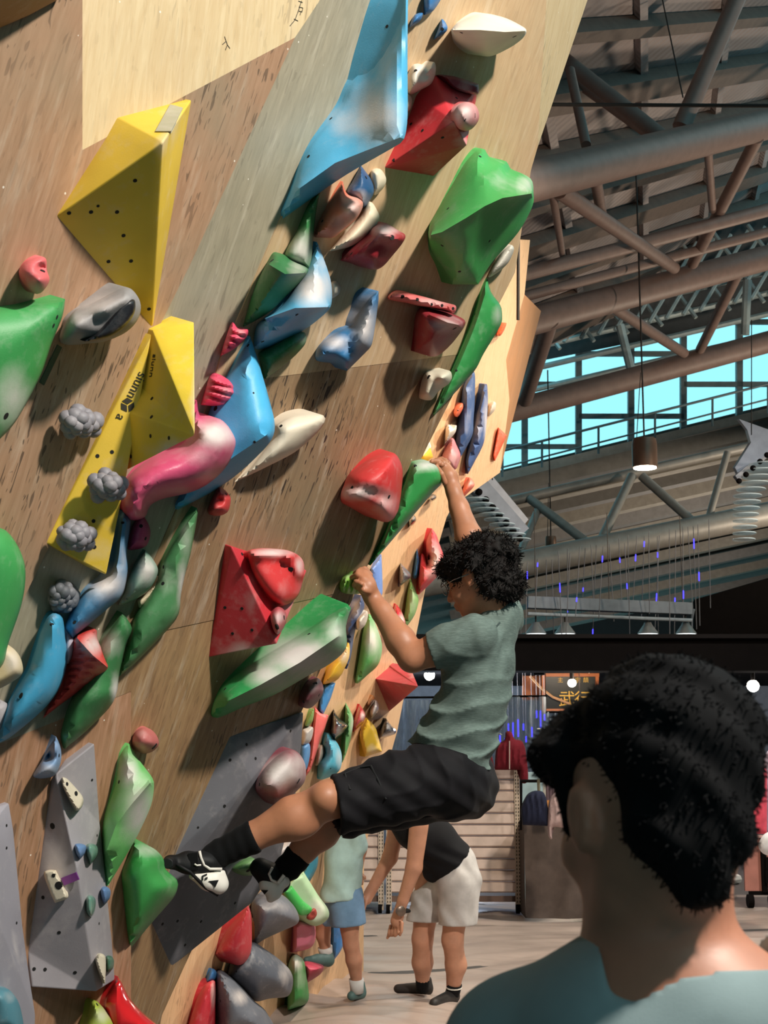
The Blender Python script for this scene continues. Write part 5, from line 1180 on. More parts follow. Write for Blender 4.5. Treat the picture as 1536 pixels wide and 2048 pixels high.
# ------------------------------------------------------------------ signed distance bodies
class SDF:
    def __init__(s, lo, hi, h):
        s.h = h; s.lo = np.array(lo, float); n = np.ceil((np.array(hi, float) - s.lo) / h).astype(int) + 1
        s.ax = [(s.lo[i] + h * np.arange(n[i])).astype(np.float32) for i in range(3)]
        s.d = np.full(tuple(n), 1.0, np.float32)
    def box(s, lo, hi):
        sl = []
        for i in range(3):
            a = int(max(0, math.floor((lo[i] - s.lo[i]) / s.h))); b_ = int(min(len(s.ax[i]), math.ceil((hi[i] - s.lo[i]) / s.h) + 1))
            sl.append(slice(a, max(a + 1, b_)))
        return tuple(sl), np.meshgrid(*[s.ax[i][sl[i]] for i in range(3)], indexing='ij')
    def smin(s, sl, dn, k):
        a = s.d[sl]
        if k <= 0: s.d[sl] = np.minimum(a, dn); return
        hh = np.clip(.5 + .5 * (a - dn) / k, 0, 1)
        s.d[sl] = dn * hh + a * (1 - hh) - k * hh * (1 - hh)
    def capd(s, g, p0, p1, r0, r1, flat=None):
        p0 = np.array(p0, np.float32); p1 = np.array(p1, np.float32)
        X = [g[i] - p0[i] for i in range(3)]; dp = p1 - p0; sc = 1.0
        if flat is not None:
            l = np.array(flat[0], np.float32); l /= np.linalg.norm(l); f = 1 - 1 / flat[1]
            q = X[0] * l[0] + X[1] * l[1] + X[2] * l[2]; X = [X[i] - q * l[i] * f for i in range(3)]
            dp = dp - l * (dp @ l) * f
        L = float(dp @ dp) + 1e-12
        t = np.clip((X[0] * dp[0] + X[1] * dp[1] + X[2] * dp[2]) / L, 0, 1)
        return np.sqrt(sum((X[i] - t * dp[i]) ** 2 for i in range(3))) - (r0 + (r1 - r0) * t)
    def cap(s, p0, p1, r0, r1=None, k=.02, flat=None):
        r1 = r0 if r1 is None else r1
        m_ = max(r0, r1) * (flat[1] if flat else 1) + k * 2 + 2 * s.h
        lo = [min(p0[i], p1[i]) - m_ for i in range(3)]; hi = [max(p0[i], p1[i]) + m_ for i in range(3)]
        sl, g = s.box(lo, hi); s.smin(sl, s.capd(g, p0, p1, r0, r1, flat), k); return s
    def chain(s, pts, rs, k=.015, flat=None):
        for i in range(len(pts) - 1): s.cap(pts[i], pts[i + 1], rs[i], rs[i + 1], k, flat)
        return s
    def elld(s, g, c, r, R):
        X = [g[i] - c[i] for i in range(3)]
        if R is not None: X = [X[0] * R[0][j] + X[1] * R[1][j] + X[2] * R[2][j] for j in range(3)]   # columns of R are the axes
        k0 = np.sqrt(sum((X[j] / r[j]) ** 2 for j in range(3))); k1 = np.sqrt(sum((X[j] / r[j] ** 2) ** 2 for j in range(3))) + 1e-9
        return k0 * (k0 - 1) / k1
    def ell(s, c, r, R=None, k=.02):
        m_ = max(r) + 2 * k + 2 * s.h
        sl, g = s.box([c[i] - m_ for i in range(3)], [c[i] + m_ for i in range(3)]); s.smin(sl, s.elld(g, c, r, R).astype(np.float32), k); return s
    def subell(s, c, r, R=None, k=.01):
        m_ = max(r) + 2 * k + 2 * s.h
        sl, g = s.box([c[i] - m_ for i in range(3)], [c[i] + m_ for i in range(3)]); dn = s.elld(g, c, r, R)
        a = s.d[sl]; hh = np.clip(.5 - .5 * (a + dn) / k, 0, 1); s.d[sl] = (a * (1 - hh) + (-dn) * hh + k * hh * (1 - hh)).astype(np.float32); return s
    def subcap(s, p0, p1, r0, r1, k=.006):
        m_ = max(r0, r1) + 2 * k + 2 * s.h
        sl, g = s.box([min(p0[i], p1[i]) - m_ for i in range(3)], [max(p0[i], p1[i]) + m_ for i in range(3)]); dn = s.capd(g, p0, p1, r0, r1)
        a = s.d[sl]; s.d[sl] = np.maximum(a, -dn); return s
    def cut(s, p, n, lim=None):
        """removes everything on the side the normal points to (inside the box lim if given)"""
        n = Vector(n).normalized()
        if lim is None: lim = (s.lo, s.lo + s.h * np.array(s.d.shape))
        sl, g = s.box(*lim); dn = (g[0] - p[0]) * n[0] + (g[1] - p[1]) * n[1] + (g[2] - p[2]) * n[2]
        s.d[sl] = np.maximum(s.d[sl], dn); return s
    def warp(s, fn):
        m_ = np.abs(s.d) < .05
        i, j, k = np.nonzero(m_); s.d[i, j, k] += fn(s.ax[0][i], s.ax[1][j], s.ax[2][k]).astype(np.float32); return s
    def mesh(s, name, mat, par=None, smooth=1):
        d = np.pad(s.d, 1, constant_values=1.0); lo = s.lo - s.h; ins = d < 0
        n = d.shape; c = [slice(0, -1), slice(1, None)]
        cnt = np.zeros([q - 1 for q in n], np.int8)
        for a in (0, 1):
            for b_ in (0, 1):
                for e_ in (0, 1): cnt += ins[c[a], c[b_], c[e_]]
        act = (cnt > 0) & (cnt < 8); I = np.argwhere(act)
        if len(I) == 0: raise ValueError('empty sdf ' + name)
        idx = np.full(act.shape, -1, np.int32); idx[act] = np.arange(len(I))
        acc = np.zeros((len(I), 3)); num = np.zeros(len(I))
        offs = [(0, 0, 0), (1, 0, 0), (0, 1, 0), (1, 1, 0), (0, 0, 1), (1, 0, 1), (0, 1, 1), (1, 1, 1)]
        val = [d[I[:, 0] + o[0], I[:, 1] + o[1], I[:, 2] + o[2]] for o in offs]
        for a in range(8):
            for b_ in range(a + 1, 8):
                if sum(abs(offs[a][i] - offs[b_][i]) for i in range(3)) != 1: continue
                va, vb = val[a], val[b_]; x = (va < 0) != (vb < 0)
                t = np.where(x, va / np.where(x, va - vb, 1), 0)
                p = np.array(offs[a]) + t[:, None] * (np.array(offs[b_]) - np.array(offs[a]))
                acc += p * x[:, None]; num += x
        V_ = (I + acc / num[:, None]) * s.h + lo
        Fq = []
        for ax in range(3):
            o1, o2 = (ax + 1) % 3, (ax + 2) % 3
            A = [slice(None)] * 3; B = [slice(None)] * 3
            A[ax] = slice(0, -1); B[ax] = slice(1, None)
            sg = ins[tuple(A)] != ins[tuple(B)]; E = np.argwhere(sg)
            E = E[(E[:, o1] > 0) & (E[:, o2] > 0) & (E[:, o1] < n[o1] - 1) & (E[:, o2] < n[o2] - 1)]
            def ci(da, db):
                q = E.copy(); q[:, o1] -= da; q[:, o2] -= db; return idx[q[:, 0], q[:, 1], q[:, 2]]
            quad = np.stack([ci(1, 1), ci(0, 1), ci(0, 0), ci(1, 0)], 1)
            flip = ~ins[E[:, 0], E[:, 1], E[:, 2]]
            quad[flip] = quad[flip][:, ::-1]; Fq.append(quad)
        Fq = np.vstack(Fq); Fq = Fq[(Fq >= 0).all(1)]
        for _ in range(smooth):
            sm = np.zeros_like(V_); ct = np.zeros(len(V_))
            for a in range(4):
                i, j = Fq[:, a], Fq[:, (a + 1) % 4]
                np.add.at(sm, i, V_[j]); np.add.at(ct, i, 1); np.add.at(sm, j, V_[i]); np.add.at(ct, j, 1)
            V_ = .5 * V_ + .5 * sm / np.maximum(ct, 1)[:, None]
        me = bpy.data.meshes.new(name)
        me.vertices.add(len(V_)); me.vertices.foreach_set('co', V_.astype(np.float32).ravel())
        me.loops.add(len(Fq) * 4); me.loops.foreach_set('vertex_index', Fq.astype(np.int32).ravel())
        me.polygons.add(len(Fq)); me.polygons.foreach_set('loop_start', np.arange(0, len(Fq) * 4, 4, dtype=np.int32))
        me.polygons.foreach_set('use_smooth', np.ones(len(Fq), bool))
        me.update(calc_edges=True); me.validate(); me.materials.append(mat)
        o = bpy.data.objects.new(name, me); COL.objects.link(o)
        if par is not None: setparent(o, par)
        return o
def bounds(pts, m_):
    a = np.array([tuple(p) for p in pts]); return a.min(0) - m_, a.max(0) + m_
def frame3(f, upish):
    f = Vector(f).normalized(); s_ = f.cross(Vector(upish)).normalized(); u = s_.cross(f).normalized(); return f, s_, u
def Rm(a, b_, c): return [[a[i], b_[i], c[i]] for i in range(3)]
def head_sdf(S, c, f, s_, u, q=1.0):
    """head with face; f faces forward, u up, s_ to the person's right"""
    R = Rm(f, s_, u); P = lambda a, b_, e_: tuple(c + f * a * q + s_ * b_ * q + u * e_ * q)
    S.ell(P(-.012, 0, .03), (.098 * q, .077 * q, .088 * q), R, .01)
    S.ell(P(.022, 0, -.035), (.070 * q, .062 * q, .075 * q), R, .03)
    S.ell(P(.055, 0, -.092), (.028 * q, .032 * q, .022 * q), R, .025)       # chin
    S.cap(P(.0, -.045, -.07), P(.05, -.02, -.095), .018 * q, .016 * q, .02); S.cap(P(.0, .045, -.07), P(.05, .02, -.095), .018 * q, .016 * q, .02)
    S.cap(P(.088, 0, .012), P(.108, 0, -.026), .009 * q, .013 * q, .012)    # nose
    S.ell(P(.098, .011, -.028), (.010 * q, .009 * q, .008 * q), R, .006); S.ell(P(.098, -.011, -.028), (.010 * q, .009 * q, .008 * q), R, .006)
    S.cap(P(.080, -.035, .028), P(.080, .035, .028), .010 * q, .010 * q, .014)  # brow
    for sd in (-1, 1):
        S.subell(P(.094, sd * .030, .010), (.012 * q, .015 * q, .009 * q), R, .008)
        S.ell(P(.078, sd * .030, .009), (.012 * q, .012 * q, .010 * q), R, .003)
        S.ell(P(.062, sd * .042, -.03), (.02 * q, .018 * q, .02 * q), R, .02)   # cheek
        e0 = P(-.006, sd * .078, .0)                                             # ear
        S.ell(e0, (.019 * q, .008 * q, .031 * q), R, .006); S.subell(P(-.003, sd * .088, .004), (.010 * q, .007 * q, .018 * q), R, .004)
        S.ell(P(.0, sd * .078, -.026), (.009 * q, .007 * q, .010 * q), R, .004)
    S.cap(P(.092, -.018, -.057), P(.092, .018, -.057), .007 * q, .007 * q, .006)
    S.cap(P(.089, -.016, -.071), P(.089, .016, -.071), .0075 * q, .0075 * q, .006)
def finger(S, pts, r=.0092, k=.004):
    S.chain([tuple(p) for p in pts], [r * 1.08, r, r * .95, r * .85][:len(pts)] if len(pts) <= 4 else [r] * len(pts), k)

SKIN = skin('skin_warm', 'b87c5c'); SKIN2 = skin('skin_fg', 'b07860'); SKIN3 = skin('skin_far', 'b8846a')
HAIR = simple('dark_curly_hair', '120d0b', .75, 0, .3, 30, .6, 160, .25); HAIRB = simple('black_hair', '070709', .85, 0, .3, 40, 0, 80, .15)
BLACKC = cloth('black_sock', '09090b'); WHITE = simple('white_rubber', 'e8e2d8', .5); BLACKR = simple('black_rubber', '121214', .6, spec=.3)
# ------------------------------------------------------------------ the climber
J = at
def surf(o, x, y, off=0.0):
    loc, nor = castpx(o, x, y); return loc + nor * off if loc else None
root = empty('person', J(640, 1720, 4.8), 'climber in a grey green T-shirt and black shorts hanging from the wall', 'person')
Lsh, Lel, Lwr = J(952, 1272, 4.80), J(824, 1316, 4.82), J(744, 1194, 4.95)
Rsh, Rel, Rwr = J(1008, 1236, 5.06), J(950, 1112, 5.16), J(908, 984, 5.27)
Lhip, Rhip = J(882, 1552, 4.80), J(930, 1572, 5.02)
Lkn, Lan = J(657, 1600, 4.72), J(438, 1706, 4.69)
Rkn, Ran = J(672, 1626, 4.98), J(578, 1732, 4.95)
hc = J(953, 1163, 4.92)
hf, hs, hu = frame3((-.86, .40, -.30), (.10, 0, 1))
S = SDF(*bounds([Lwr, Rwr, Lan, Ran, Rsh, J(690, 1130, 5.0), J(862, 915, 5.4), J(1040, 1080, 5.0), J(420, 1740, 4.7), J(985, 1560, 5.1)], .09), .0062)
mid = lambda a, b_, f=.5: Vector(a).lerp(Vector(b_), f)
S.chain([Lsh, mid(Lsh, Lel, .6), Lel], [.056, .053, .047], .02)
S.chain([Lel, mid(Lel, Lwr, .28), mid(Lel, Lwr, .75), Lwr], [.047, .050, .035, .029], .015)
S.chain([Rsh, mid(Rsh, Rel, .6), Rel], [.052, .050, .045], .02)
S.chain([Rel, mid(Rel, Rwr, .28), mid(Rel, Rwr, .75), Rwr], [.045, .049, .035, .029], .015)
chest = mid(mid(Lsh, Rsh), mid(Lhip, Rhip), .25); belly = mid(mid(Lsh, Rsh), mid(Lhip, Rhip), .65)
lat = (Rsh - Lsh).normalized()
S.chain([mid(Lsh, Rsh), chest, belly, mid(Lhip, Rhip)], [.07, .088, .085, .09], .03, (lat, 1.3))
neck0 = J(988, 1238, 4.93); neck1 = hc - hu * .06 - hf * .03
S.cap(neck0, neck1, .062, .054, .02)
head_sdf(S, hc, hf, hs, hu)
# legs
S.chain([Lhip, mid(Lhip, Lkn, .5), Lkn], [.09, .08, .062], .02)
S.ell(J(650, 1596, 4.68), (.05, .05, .05), None, .03)
S.chain([Lkn, mid(Lkn, Lan, .33), mid(Lkn, Lan, .7), Lan], [.058, .066, .045, .034], .02)
S.ell(mid(Lkn, Lan, .32) + Vector((.0, .0, -.02)), (.085, .05, .05), None, .03)
S.chain([Rhip, mid(Rhip, Rkn, .5), Rkn], [.09, .08, .06], .02)
S.chain([Rkn, mid(Rkn, Ran, .33), mid(Rkn, Ran, .7), Ran], [.056, .064, .045, .034], .02)
S.cap(Lan, J(400, 1735, 4.66), .034, .03, .01); S.cap(Ran, J(540, 1752, 4.95), .034, .03, .01)
# left hand closing over the lime crimp
tipd = lambda o, x, y: surf(o, x, y, .007)
def dep(p): return (p - CAM).dot(FWD)
S.cap(Lwr, J(733, 1171, 4.945), .028, .033, .012, (Vector((.3, 1, 0)), 1.15)); S.cap(J(735, 1174, 4.93), J(728, 1152, 4.96), .030, .026, .012)
for i, (a, b_, c) in enumerate([((741, 1150, 4.99), (730, 1137, 5.00), (716, 1143)), ((734, 1152, 4.955), (722, 1140, 4.97), (707, 1150)), ((727, 1158, 4.92), (715, 1150, 4.94), (702, 1159)), ((723, 1168, 4.895), (712, 1163, 4.91), (703, 1170))]):
    t_ = tipd(crimp, *c) or J(c[0], c[1], 4.95)
    finger(S, [J(*a), J(*b_), t_], [.0098, .0102, .0098, .0088][i])
finger(S, [J(738, 1182, 4.91), J(727, 1180, 4.90), tipd(crimp, 714, 1176) or J(714, 1178, 4.92)], .0105)
# right hand on the green edge volume
S.cap(Rwr, J(899, 955, 5.30), .028, .032, .012); S.cap(J(897, 952, 5.29), J(889, 936, 5.31), .030, .026, .012)
for i, (a, b_, c) in enumerate([((884, 930, 5.26), (876, 923, 5.27), (862, 926)), ((887, 926, 5.29), (879, 920, 5.31), (866, 922)), ((892, 925, 5.33), (884, 918, 5.35), (871, 921)), ((898, 927, 5.36), (890, 920, 5.38), (878, 922))]):
    t_ = surf(edge_vol, c[0], max(c[1], 926), .006) or J(c[0], c[1], a[2] + .02)
    if abs(dep(t_) - a[2]) > .09: t_ = J(c[0], c[1], a[2] + .03)
    finger(S, [J(*a), J(*b_), t_], [.0098, .0102, .0098, .0088][i])
finger(S, [J(890, 965, 5.24), J(883, 948, 5.23), J(873, 934, 5.25)], .0108)
body = S.mesh('body', SKIN, root)
# T-shirt
TEE = cloth('grey_green_tee', '606f69', .8, 380, .5, .2)
hem_c = J(893, 1510, 4.91); ax_t = (mid(Lsh, Rsh) - hem_c).normalized()
S = SDF(*bounds([Lsh, Rsh, J(830, 1480, 4.7), J(960, 1550, 5.1), J(850, 1290, 4.8), J(1045, 1225, 5.1), J(960, 1130, 5.2)], .14), .0062)
S.chain([J(985, 1268, 4.93), J(957, 1330, 4.92), J(949, 1395, 4.91), J(926, 1450, 4.91), J(900, 1505, 4.91), J(885, 1535, 4.91)], [.088, .116, .112, .118, .128, .132], .03, (lat, 1.35))
S.chain([Lsh, J(905, 1287, 4.80), J(850, 1308, 4.81)], [.078, .068, .064], .04)
S.chain([Rsh, J(985, 1180, 5.10), J(958, 1130, 5.14)], [.076, .068, .064], .04)
S.cap(J(992, 1236, 4.92), J(1000, 1228, 4.94), .078, .07, .03)
S.cap(J(1022, 1240, 4.94), J(1030, 1228, 4.95), .03, .02, .02)
fw = ax_t.cross(lat).normalized()
def tee_w(x, y, z):
    a = (x - hem_c.x) * ax_t.x + (y - hem_c.y) * ax_t.y + (z - hem_c.z) * ax_t.z; q = (x - hem_c.x) * fw.x + (y - hem_c.y) * fw.y + (z - hem_c.z) * fw.z
    low_ = np.clip((.42 - a) / .3, 0, 1)
    w_ = .008 * low_ * (1 - np.abs(np.sin(a * 34 + q * 14 + 1.6 * np.sin(q * 16 + 2) + .6 * np.sin(y * 30)))) ** 1.5 * 2
    w_ += .003 * np.sin(a * 70 + q * 40 + 2 * np.sin(q * 25)) * low_ + .003 * np.sin(x * 70 - z * 45 + 2 * np.sin(y * 30)) * (1 - low_)
    return -w_ + .004
S.warp(tee_w)
S.cut(hem_c, -(ax_t + fw * 0.0), (hem_c - Vector((.3, .3, .2)), hem_c + Vector((.3, .3, .12))))
se = J(862, 1303, 4.81); sdir = (Lel - Lsh).normalized()
S.cut(se, sdir, (se - Vector((.15, .12, .12)), se + Vector((.03, .12, .12))))
S.subcap(J(900, 1290, 4.80), J(800, 1325, 4.82), .05, .056)
S.subcap(J(985, 1222, 4.925), J(962, 1180, 4.92), .058, .06)
se2 = J(962, 1140, 5.14); S.cut(se2, (Rel - Rsh), (se2 - Vector((.12, .12, .12)), se2 + Vector((.12, .12, .12))))
tee = S.mesh('t_shirt', TEE, root, 1)
MB().tube([J(1000, 1245, 4.80), J(985, 1262, 4.785), J(972, 1290, 4.775), J(965, 1312, 4.77), J(950, 1322, 4.775)], .003, 6).build('seam', simple('seam_dark', '3a4a48', .8), tee)
# shorts
SHORT = cloth('black_shorts', '19171a', .75, 300, 0, .3)
S = SDF(*bounds([Lhip, Rhip, J(640, 1560, 4.7), J(690, 1660, 5.0), J(975, 1545, 5.05), J(840, 1475, 4.9)], .13), .0062)
S.chain([J(897, 1508, 4.91), J(903, 1555, 4.91)], [.118, .135], .03, (lat, 1.3))
S.chain([Lhip, J(785, 1577, 4.77), J(664, 1612, 4.72)], [.118, .108, .099], .05)
S.chain([Rhip, J(800, 1590, 5.0), J(690, 1622, 4.99)], [.118, .105, .095], .05)
S.ell(J(915, 1575, 4.93), (.10, .17, .10), None, .04)
kd = (Lkn - Lhip).normalized()
def short_w(x, y, z):
    t_ = (x - Lhip.x) * kd.x + (y - Lhip.y) * kd.y + (z - Lhip.z) * kd.z
    return -.006 * (1 - np.abs(np.sin(t_ * 26 + z * 22 + 2.2 * np.sin(z * 17 + x * 9)))) ** 2 * np.clip(.32 - np.abs(t_ - .05), 0, .3) * 4 + .003 * np.sin(x * 60 + z * 80) + .002
S.warp(short_w)
e1 = J(671, 1610, 4.72); S.cut(e1, kd + Vector((0, 0, .06)), (e1 - Vector((.25, .3, .3)), e1 + Vector((.12, .4, .3))))
S.subcap(J(760, 1585, 4.77), J(600, 1630, 4.70), .075, .082); S.subcap(J(760, 1600, 5.0), J(620, 1650, 4.98), .07, .08)
wz = J(893, 1486, 4.91); S.cut(wz, ax_t, (wz - Vector((.25, .3, .1)), wz + Vector((.25, .3, .2))))
shorts = S.mesh('shorts', SHORT, root, 1)
# cargo pocket flap lines
for pl_ in ([(690, 1548), (720, 1536), (742, 1532)], [(742, 1532), (756, 1560), (772, 1598)], [(690, 1548), (700, 1580)], [(742, 1500), (750, 1535)]):
    pts = [surf(shorts, x, y, .0015) for x, y in pl_]
    if all(p is not None for p in pts): MB().tube(pts, .0035, 6).build('pocket_seam', simple('seam_black', '101012', .8), shorts)
# socks
def sock(a, b_, r0, r1, cutp, toe):
    S = SDF(*bounds([a, b_, toe], .09), .005); S.chain([a, b_, toe], [r0, r1, r1 * .95], .015)
    S.cut(cutp, (Vector(a) - Vector(b_)), None)
    S.warp(lambda x, y, z: .0012 * np.sin(x * 160 + z * 60)); return S.mesh('sock', BLACKC, root)
sock(J(535, 1660, 4.70), J(438, 1707, 4.69), .060, .043, J(521, 1692, 4.70), J(405, 1730, 4.665))
sock(J(622, 1682, 4.965), J(578, 1734, 4.95), .058, .043, J(594, 1706, 4.96), J(548, 1756, 4.95))
# climbing shoes
def shoe_l():
    t_ = [J(342, 1724, 4.60), J(375, 1726, 4.62), J(412, 1728, 4.66), J(432, 1750, 4.68)]
    S = SDF(*bounds(t_, .08), .004)
    S.chain(t_, [.022, .032, .040, .038], .02); S.cap(surf(foothold, 322, 1732, .004) or J(330, 1718, 4.59), t_[0], .012, .02, .012)
    S.warp(lambda x, y, z: .0015 * np.sin(z * 120 + x * 50)); sh = S.mesh('shoe', BLACKR, root)
    S = SDF(*bounds([J(360, 1735, 4.6), J(455, 1790, 4.7), J(450, 1735, 4.65)], .06), .004)
    S.chain([J(385, 1752, 4.615), J(415, 1762, 4.63), J(434, 1768, 4.65)], [.012, .026, .032], .02); S.cap(J(436, 1748, 4.65), J(440, 1768, 4.65), .024, .026, .015)
    S.cut(J(410, 1743, 4.6), (0, 0, 1)); hl = S.mesh('heel_rand', WHITE, sh)
    for poly, nm in (([(417, 1762), (437, 1760), (430, 1774)], 'heel_patch'), ([(404, 1752), (414, 1748), (414, 1751), (404, 1755)], 'diamond_mark'), ([(404, 1754), (407, 1753), (407, 1760), (404, 1761)], 'diamond_mark'), ([(410, 1756), (415, 1754), (415, 1758), (410, 1760)], 'diamond_mark')):
        p_ = [surf(hl, x, y, .0025) for x, y in poly]
        if all(q_ is not None for q_ in p_): slab(nm, p_, .0015, BLACKR, -FWD, sh)
    MB().tube([J(399, 1702, 4.615), J(402, 1716, 4.61), J(408, 1730, 4.615), J(420, 1738, 4.62), J(444, 1738, 4.63)], .0045, 8).build('pull_loop', WHITE, sh, True)
    MB().tube([J(389, 1728, 4.585), J(394, 1731, 4.585), J(402, 1730, 4.59)], .003, 6).build('strap_edge', WHITE, sh, True)
    st_ = MB().bar(J(386, 1706, 4.60), J(388, 1740, 4.59), .03, .012).build('strap', BLACKC, sh)
    MB().tube([J(352, 1728, 4.575), J(380, 1744, 4.585), J(412, 1776, 4.61), J(434, 1790, 4.64), J(448, 1768, 4.65)], .006, 6).build('sole_edge', BLACKR, sh, True)
shoe_l()
def shoe_r():
    t_ = [J(520, 1736, 4.93), J(538, 1750, 4.93), J(560, 1765, 4.93)]
    S = SDF(*bounds(t_, .09), .004); S.chain(t_, [.032, .040, .036], .02); S.cap(J(516, 1728, 4.97), t_[0], .02, .03, .015); sh = S.mesh('shoe', BLACKR, root)
    S = SDF(*bounds([J(510, 1750, 4.85), J(590, 1815, 4.95)], .06), .004)
    S.chain([J(533, 1770, 4.905), J(548, 1785, 4.905)], [.026, .026], .02); S.cap(J(548, 1775, 4.905), J(568, 1764, 4.91), .022, .02, .02); S.cap(J(545, 1785, 4.905), J(541, 1797, 4.905), .022, .014, .01)
    hl = S.mesh('heel_rand', WHITE, sh)
    for poly in ([(523, 1779), (537, 1780), (530, 1788)], [(526, 1798), (546, 1790), (549, 1798), (540, 1808), (530, 1804)]):
        p_ = [surf(hl, x, y, .0025) for x, y in poly]
        if all(q_ is not None for q_ in p_): slab('heel_patch', p_, .002, BLACKR, -FWD, sh)
    MB().tube([J(545, 1735, 4.885), J(538, 1748, 4.885), J(543, 1760, 4.885), J(556, 1766, 4.885)], .0045, 8).build('pull_loop', WHITE, sh, True)
    MB().bar(J(556, 1766, 4.878), J(568, 1750, 4.885), .018, .01).build('pull_tab', WHITE, sh)
shoe_r()
# curly hair
S = SDF(*bounds([J(880, 1070, 4.8), J(1045, 1235, 5.05)], .08), .0055)
HP = lambda a, b_, e_: hc + hf * a + hs * b_ + hu * e_
R = Rm(hf, hs, hu)
S.ell(HP(-.022, 0, .050), (.118, .098, .088), R, .02); S.ell(HP(-.070, 0, .0), (.070, .086, .090), R, .03); S.ell(HP(-.085, 0, -.045), (.048, .070, .050), R, .03)
S.ell(HP(.075, 0, .075), (.045, .075, .035), R, .03)
rdh = random.Random(5)
for i in range(420):
    a = rdh.uniform(0, 2 * math.pi); e_ = math.asin(rdh.uniform(-.75, 1)); u_ = Vector((math.cos(a) * math.cos(e_), math.sin(a) * math.cos(e_), math.sin(e_)))
    if u_.x > .15 and u_.z < .25: continue
    p = HP(-.03 + u_.x * .118, u_.y * .098, .035 + u_.z * .098)
    if u_.z < -.1: p = HP(-.06 + u_.x * .085, u_.y * .09, -.01 + u_.z * .09)
    r = rdh.uniform(.010, .020)
    tw = Vector((rdh.uniform(-1, 1), rdh.uniform(-1, 1), rdh.uniform(-1, 1))).normalized() * r * 1.2
    S.cap(p - tw, p + tw, r * .8, r * .55, .006)
S.subell(tuple(HP(.0, -.085, -.002)), (.026, .03, .036), R, .01); S.subell(tuple(HP(.0, .085, -.002)), (.026, .03, .036), R, .01)
hrc = S.mesh('hair', HAIR, root, 0)
def strands(hr, n, seed, rad, lmin, lmax, base, jit, mat, par):
    me = hr.data; rr = np.random.default_rng(seed); pick = rr.choice(len(me.vertices), n, replace=True); vs, fs = [], []
    for i in pick:
        p = me.vertices[int(i)].co.copy(); n_ = me.vertices[int(i)].normal.copy()
        t_ = (n_ * .6 + base + Vector(rr.normal(0, jit, 3))).normalized(); L = rr.uniform(lmin, lmax)
        sx = t_.orthogonal().normalized() * rad; sy = t_.cross(sx).normalized() * rad; k_ = len(vs)
        bd_ = Vector(rr.normal(0, 1, 3)).normalized() * L * .45; m_ = p + t_ * L * .6 + bd_
        vs += [p + sx, p - sx * .5 + sy, p - sx * .5 - sy, m_ + sx * .7, m_ - sx * .4 + sy * .7, m_ - sx * .4 - sy * .7, p + t_ * L + bd_ * .4]
        for q_ in range(3):
            a, b_ = k_ + q_, k_ + (q_ + 1) % 3; fs += [(a, b_, b_ + 3, a + 3), (a + 3, b_ + 3, k_ + 6)]
    so = meshobj('hair_strands', vs, fs, mat, par, False); so['kind'] = 'stuff'; return so
strands(hrc, 2600, 4, .0016, .010, .024, Vector((0, 0, -.1)), .5, HAIR, root)
# glasses
gl_ = MB()
for sd in (-1, 1):
    c_ = HP(.108, sd * .032, .006)
    gl_.tube([c_ + hs * (math.cos(a_) * .024) + hu * (math.sin(a_) * .021) for a_ in [2 * math.pi * k / 20 for k in range(21)]], .0018, 6, False)
    gl_.tube([HP(.106, sd * .056, .010), HP(.05, sd * .078, .012), HP(-.01, sd * .083, .010)], .0018, 6)
gl_.tube([HP(.110, -.010, .010), HP(.114, 0, .012), HP(.110, .010, .010)], .0018, 6)
gl_.build('glasses', simple('silver_wire', '9a9a98', .25, .8), root, True)

# ------------------------------------------------------------------ the bending adult
def floor_z(p): return float(fold(np.array(p.x), np.array(p.y)))
DA = 9.38
root2 = empty('person', on_floor(880, 2008), 'adult in a black tank top and pale shorts bending towards the child', 'person')
A = lambda x, y, d=0.0: J(x, y, DA + d)
lf, rf = A(905, 1996, -.02), A(838, 1982, .15)
S = SDF(*bounds([A(700, 1560, -.2), A(985, 2030, .35)], .12), .010)
S.chain([A(918, 1760, -.08), A(905, 1880, -.1), A(912, 1930, -.06), A(905, 1985, -.02)], [.10, .066, .066, .04], .03)
S.chain([A(860, 1760, .14), A(845, 1878, .1), A(845, 1925, .12), A(845, 1970, .15)], [.10, .066, .066, .04], .03)
S.chain([A(900, 1735), A(870, 1690), A(825, 1652)], [.12, .125, .12], .04)
S.chain([A(838, 1650, -.2), A(828, 1735, -.22), A(806, 1800, -.22)], [.062, .052, .036], .02)        # hanging arm
S.cap(A(806, 1800, -.22), A(793, 1842, -.22), .034, .04, .015)
for k_ in range(4): finger(S, [A(799 - 6 * k_, 1852, -.24 + .02 * k_), A(796 - 6 * k_, 1866, -.25 + .02 * k_), A(790 - 5 * k_, 1872 + (4 if k_ == 3 else 0), -.24 + .02 * k_)], .0115, .004)
finger(S, [A(804, 1845, -.27), A(803, 1862, -.28), A(800, 1870, -.27)], .012)
S.chain([A(795, 1650, .2), A(780, 1715, .2), A(741, 1783, .18)], [.058, .05, .035], .02)             # arm to the child
S.cap(A(741, 1783, .18), A(733, 1799, .16), .034, .036, .015)
for k_ in range(4): finger(S, [A(732 - 2 * k_, 1804, .12 + .025 * k_), A(729 - 2 * k_, 1816, .12 + .025 * k_), A(727 - 2 * k_, 1824, .13 + .025 * k_)], .0105, .004)
finger(S, [A(729, 1793, .10), A(722, 1800, .06), A(717, 1806, .03)], .011)
h2 = A(768, 1606, -.02); f2, s2_, u2 = frame3((-.75, .15, -.6), (-.5, 0, 1))
S.cap(A(812, 1640), h2 - u2 * .06 - f2 * .03, .06, .055, .02); head_sdf(S, h2, f2, s2_, u2)
S.mesh('body', SKIN3, root2)
S = SDF(*bounds([A(760, 1590, -.25), A(985, 1780, .35)], .12), .010)
S.chain([A(905, 1722), A(868, 1685), A(828, 1655), A(812, 1642)], [.15, .145, .135, .11], .04, (Vector((.2, 1, 0)), 1.25))
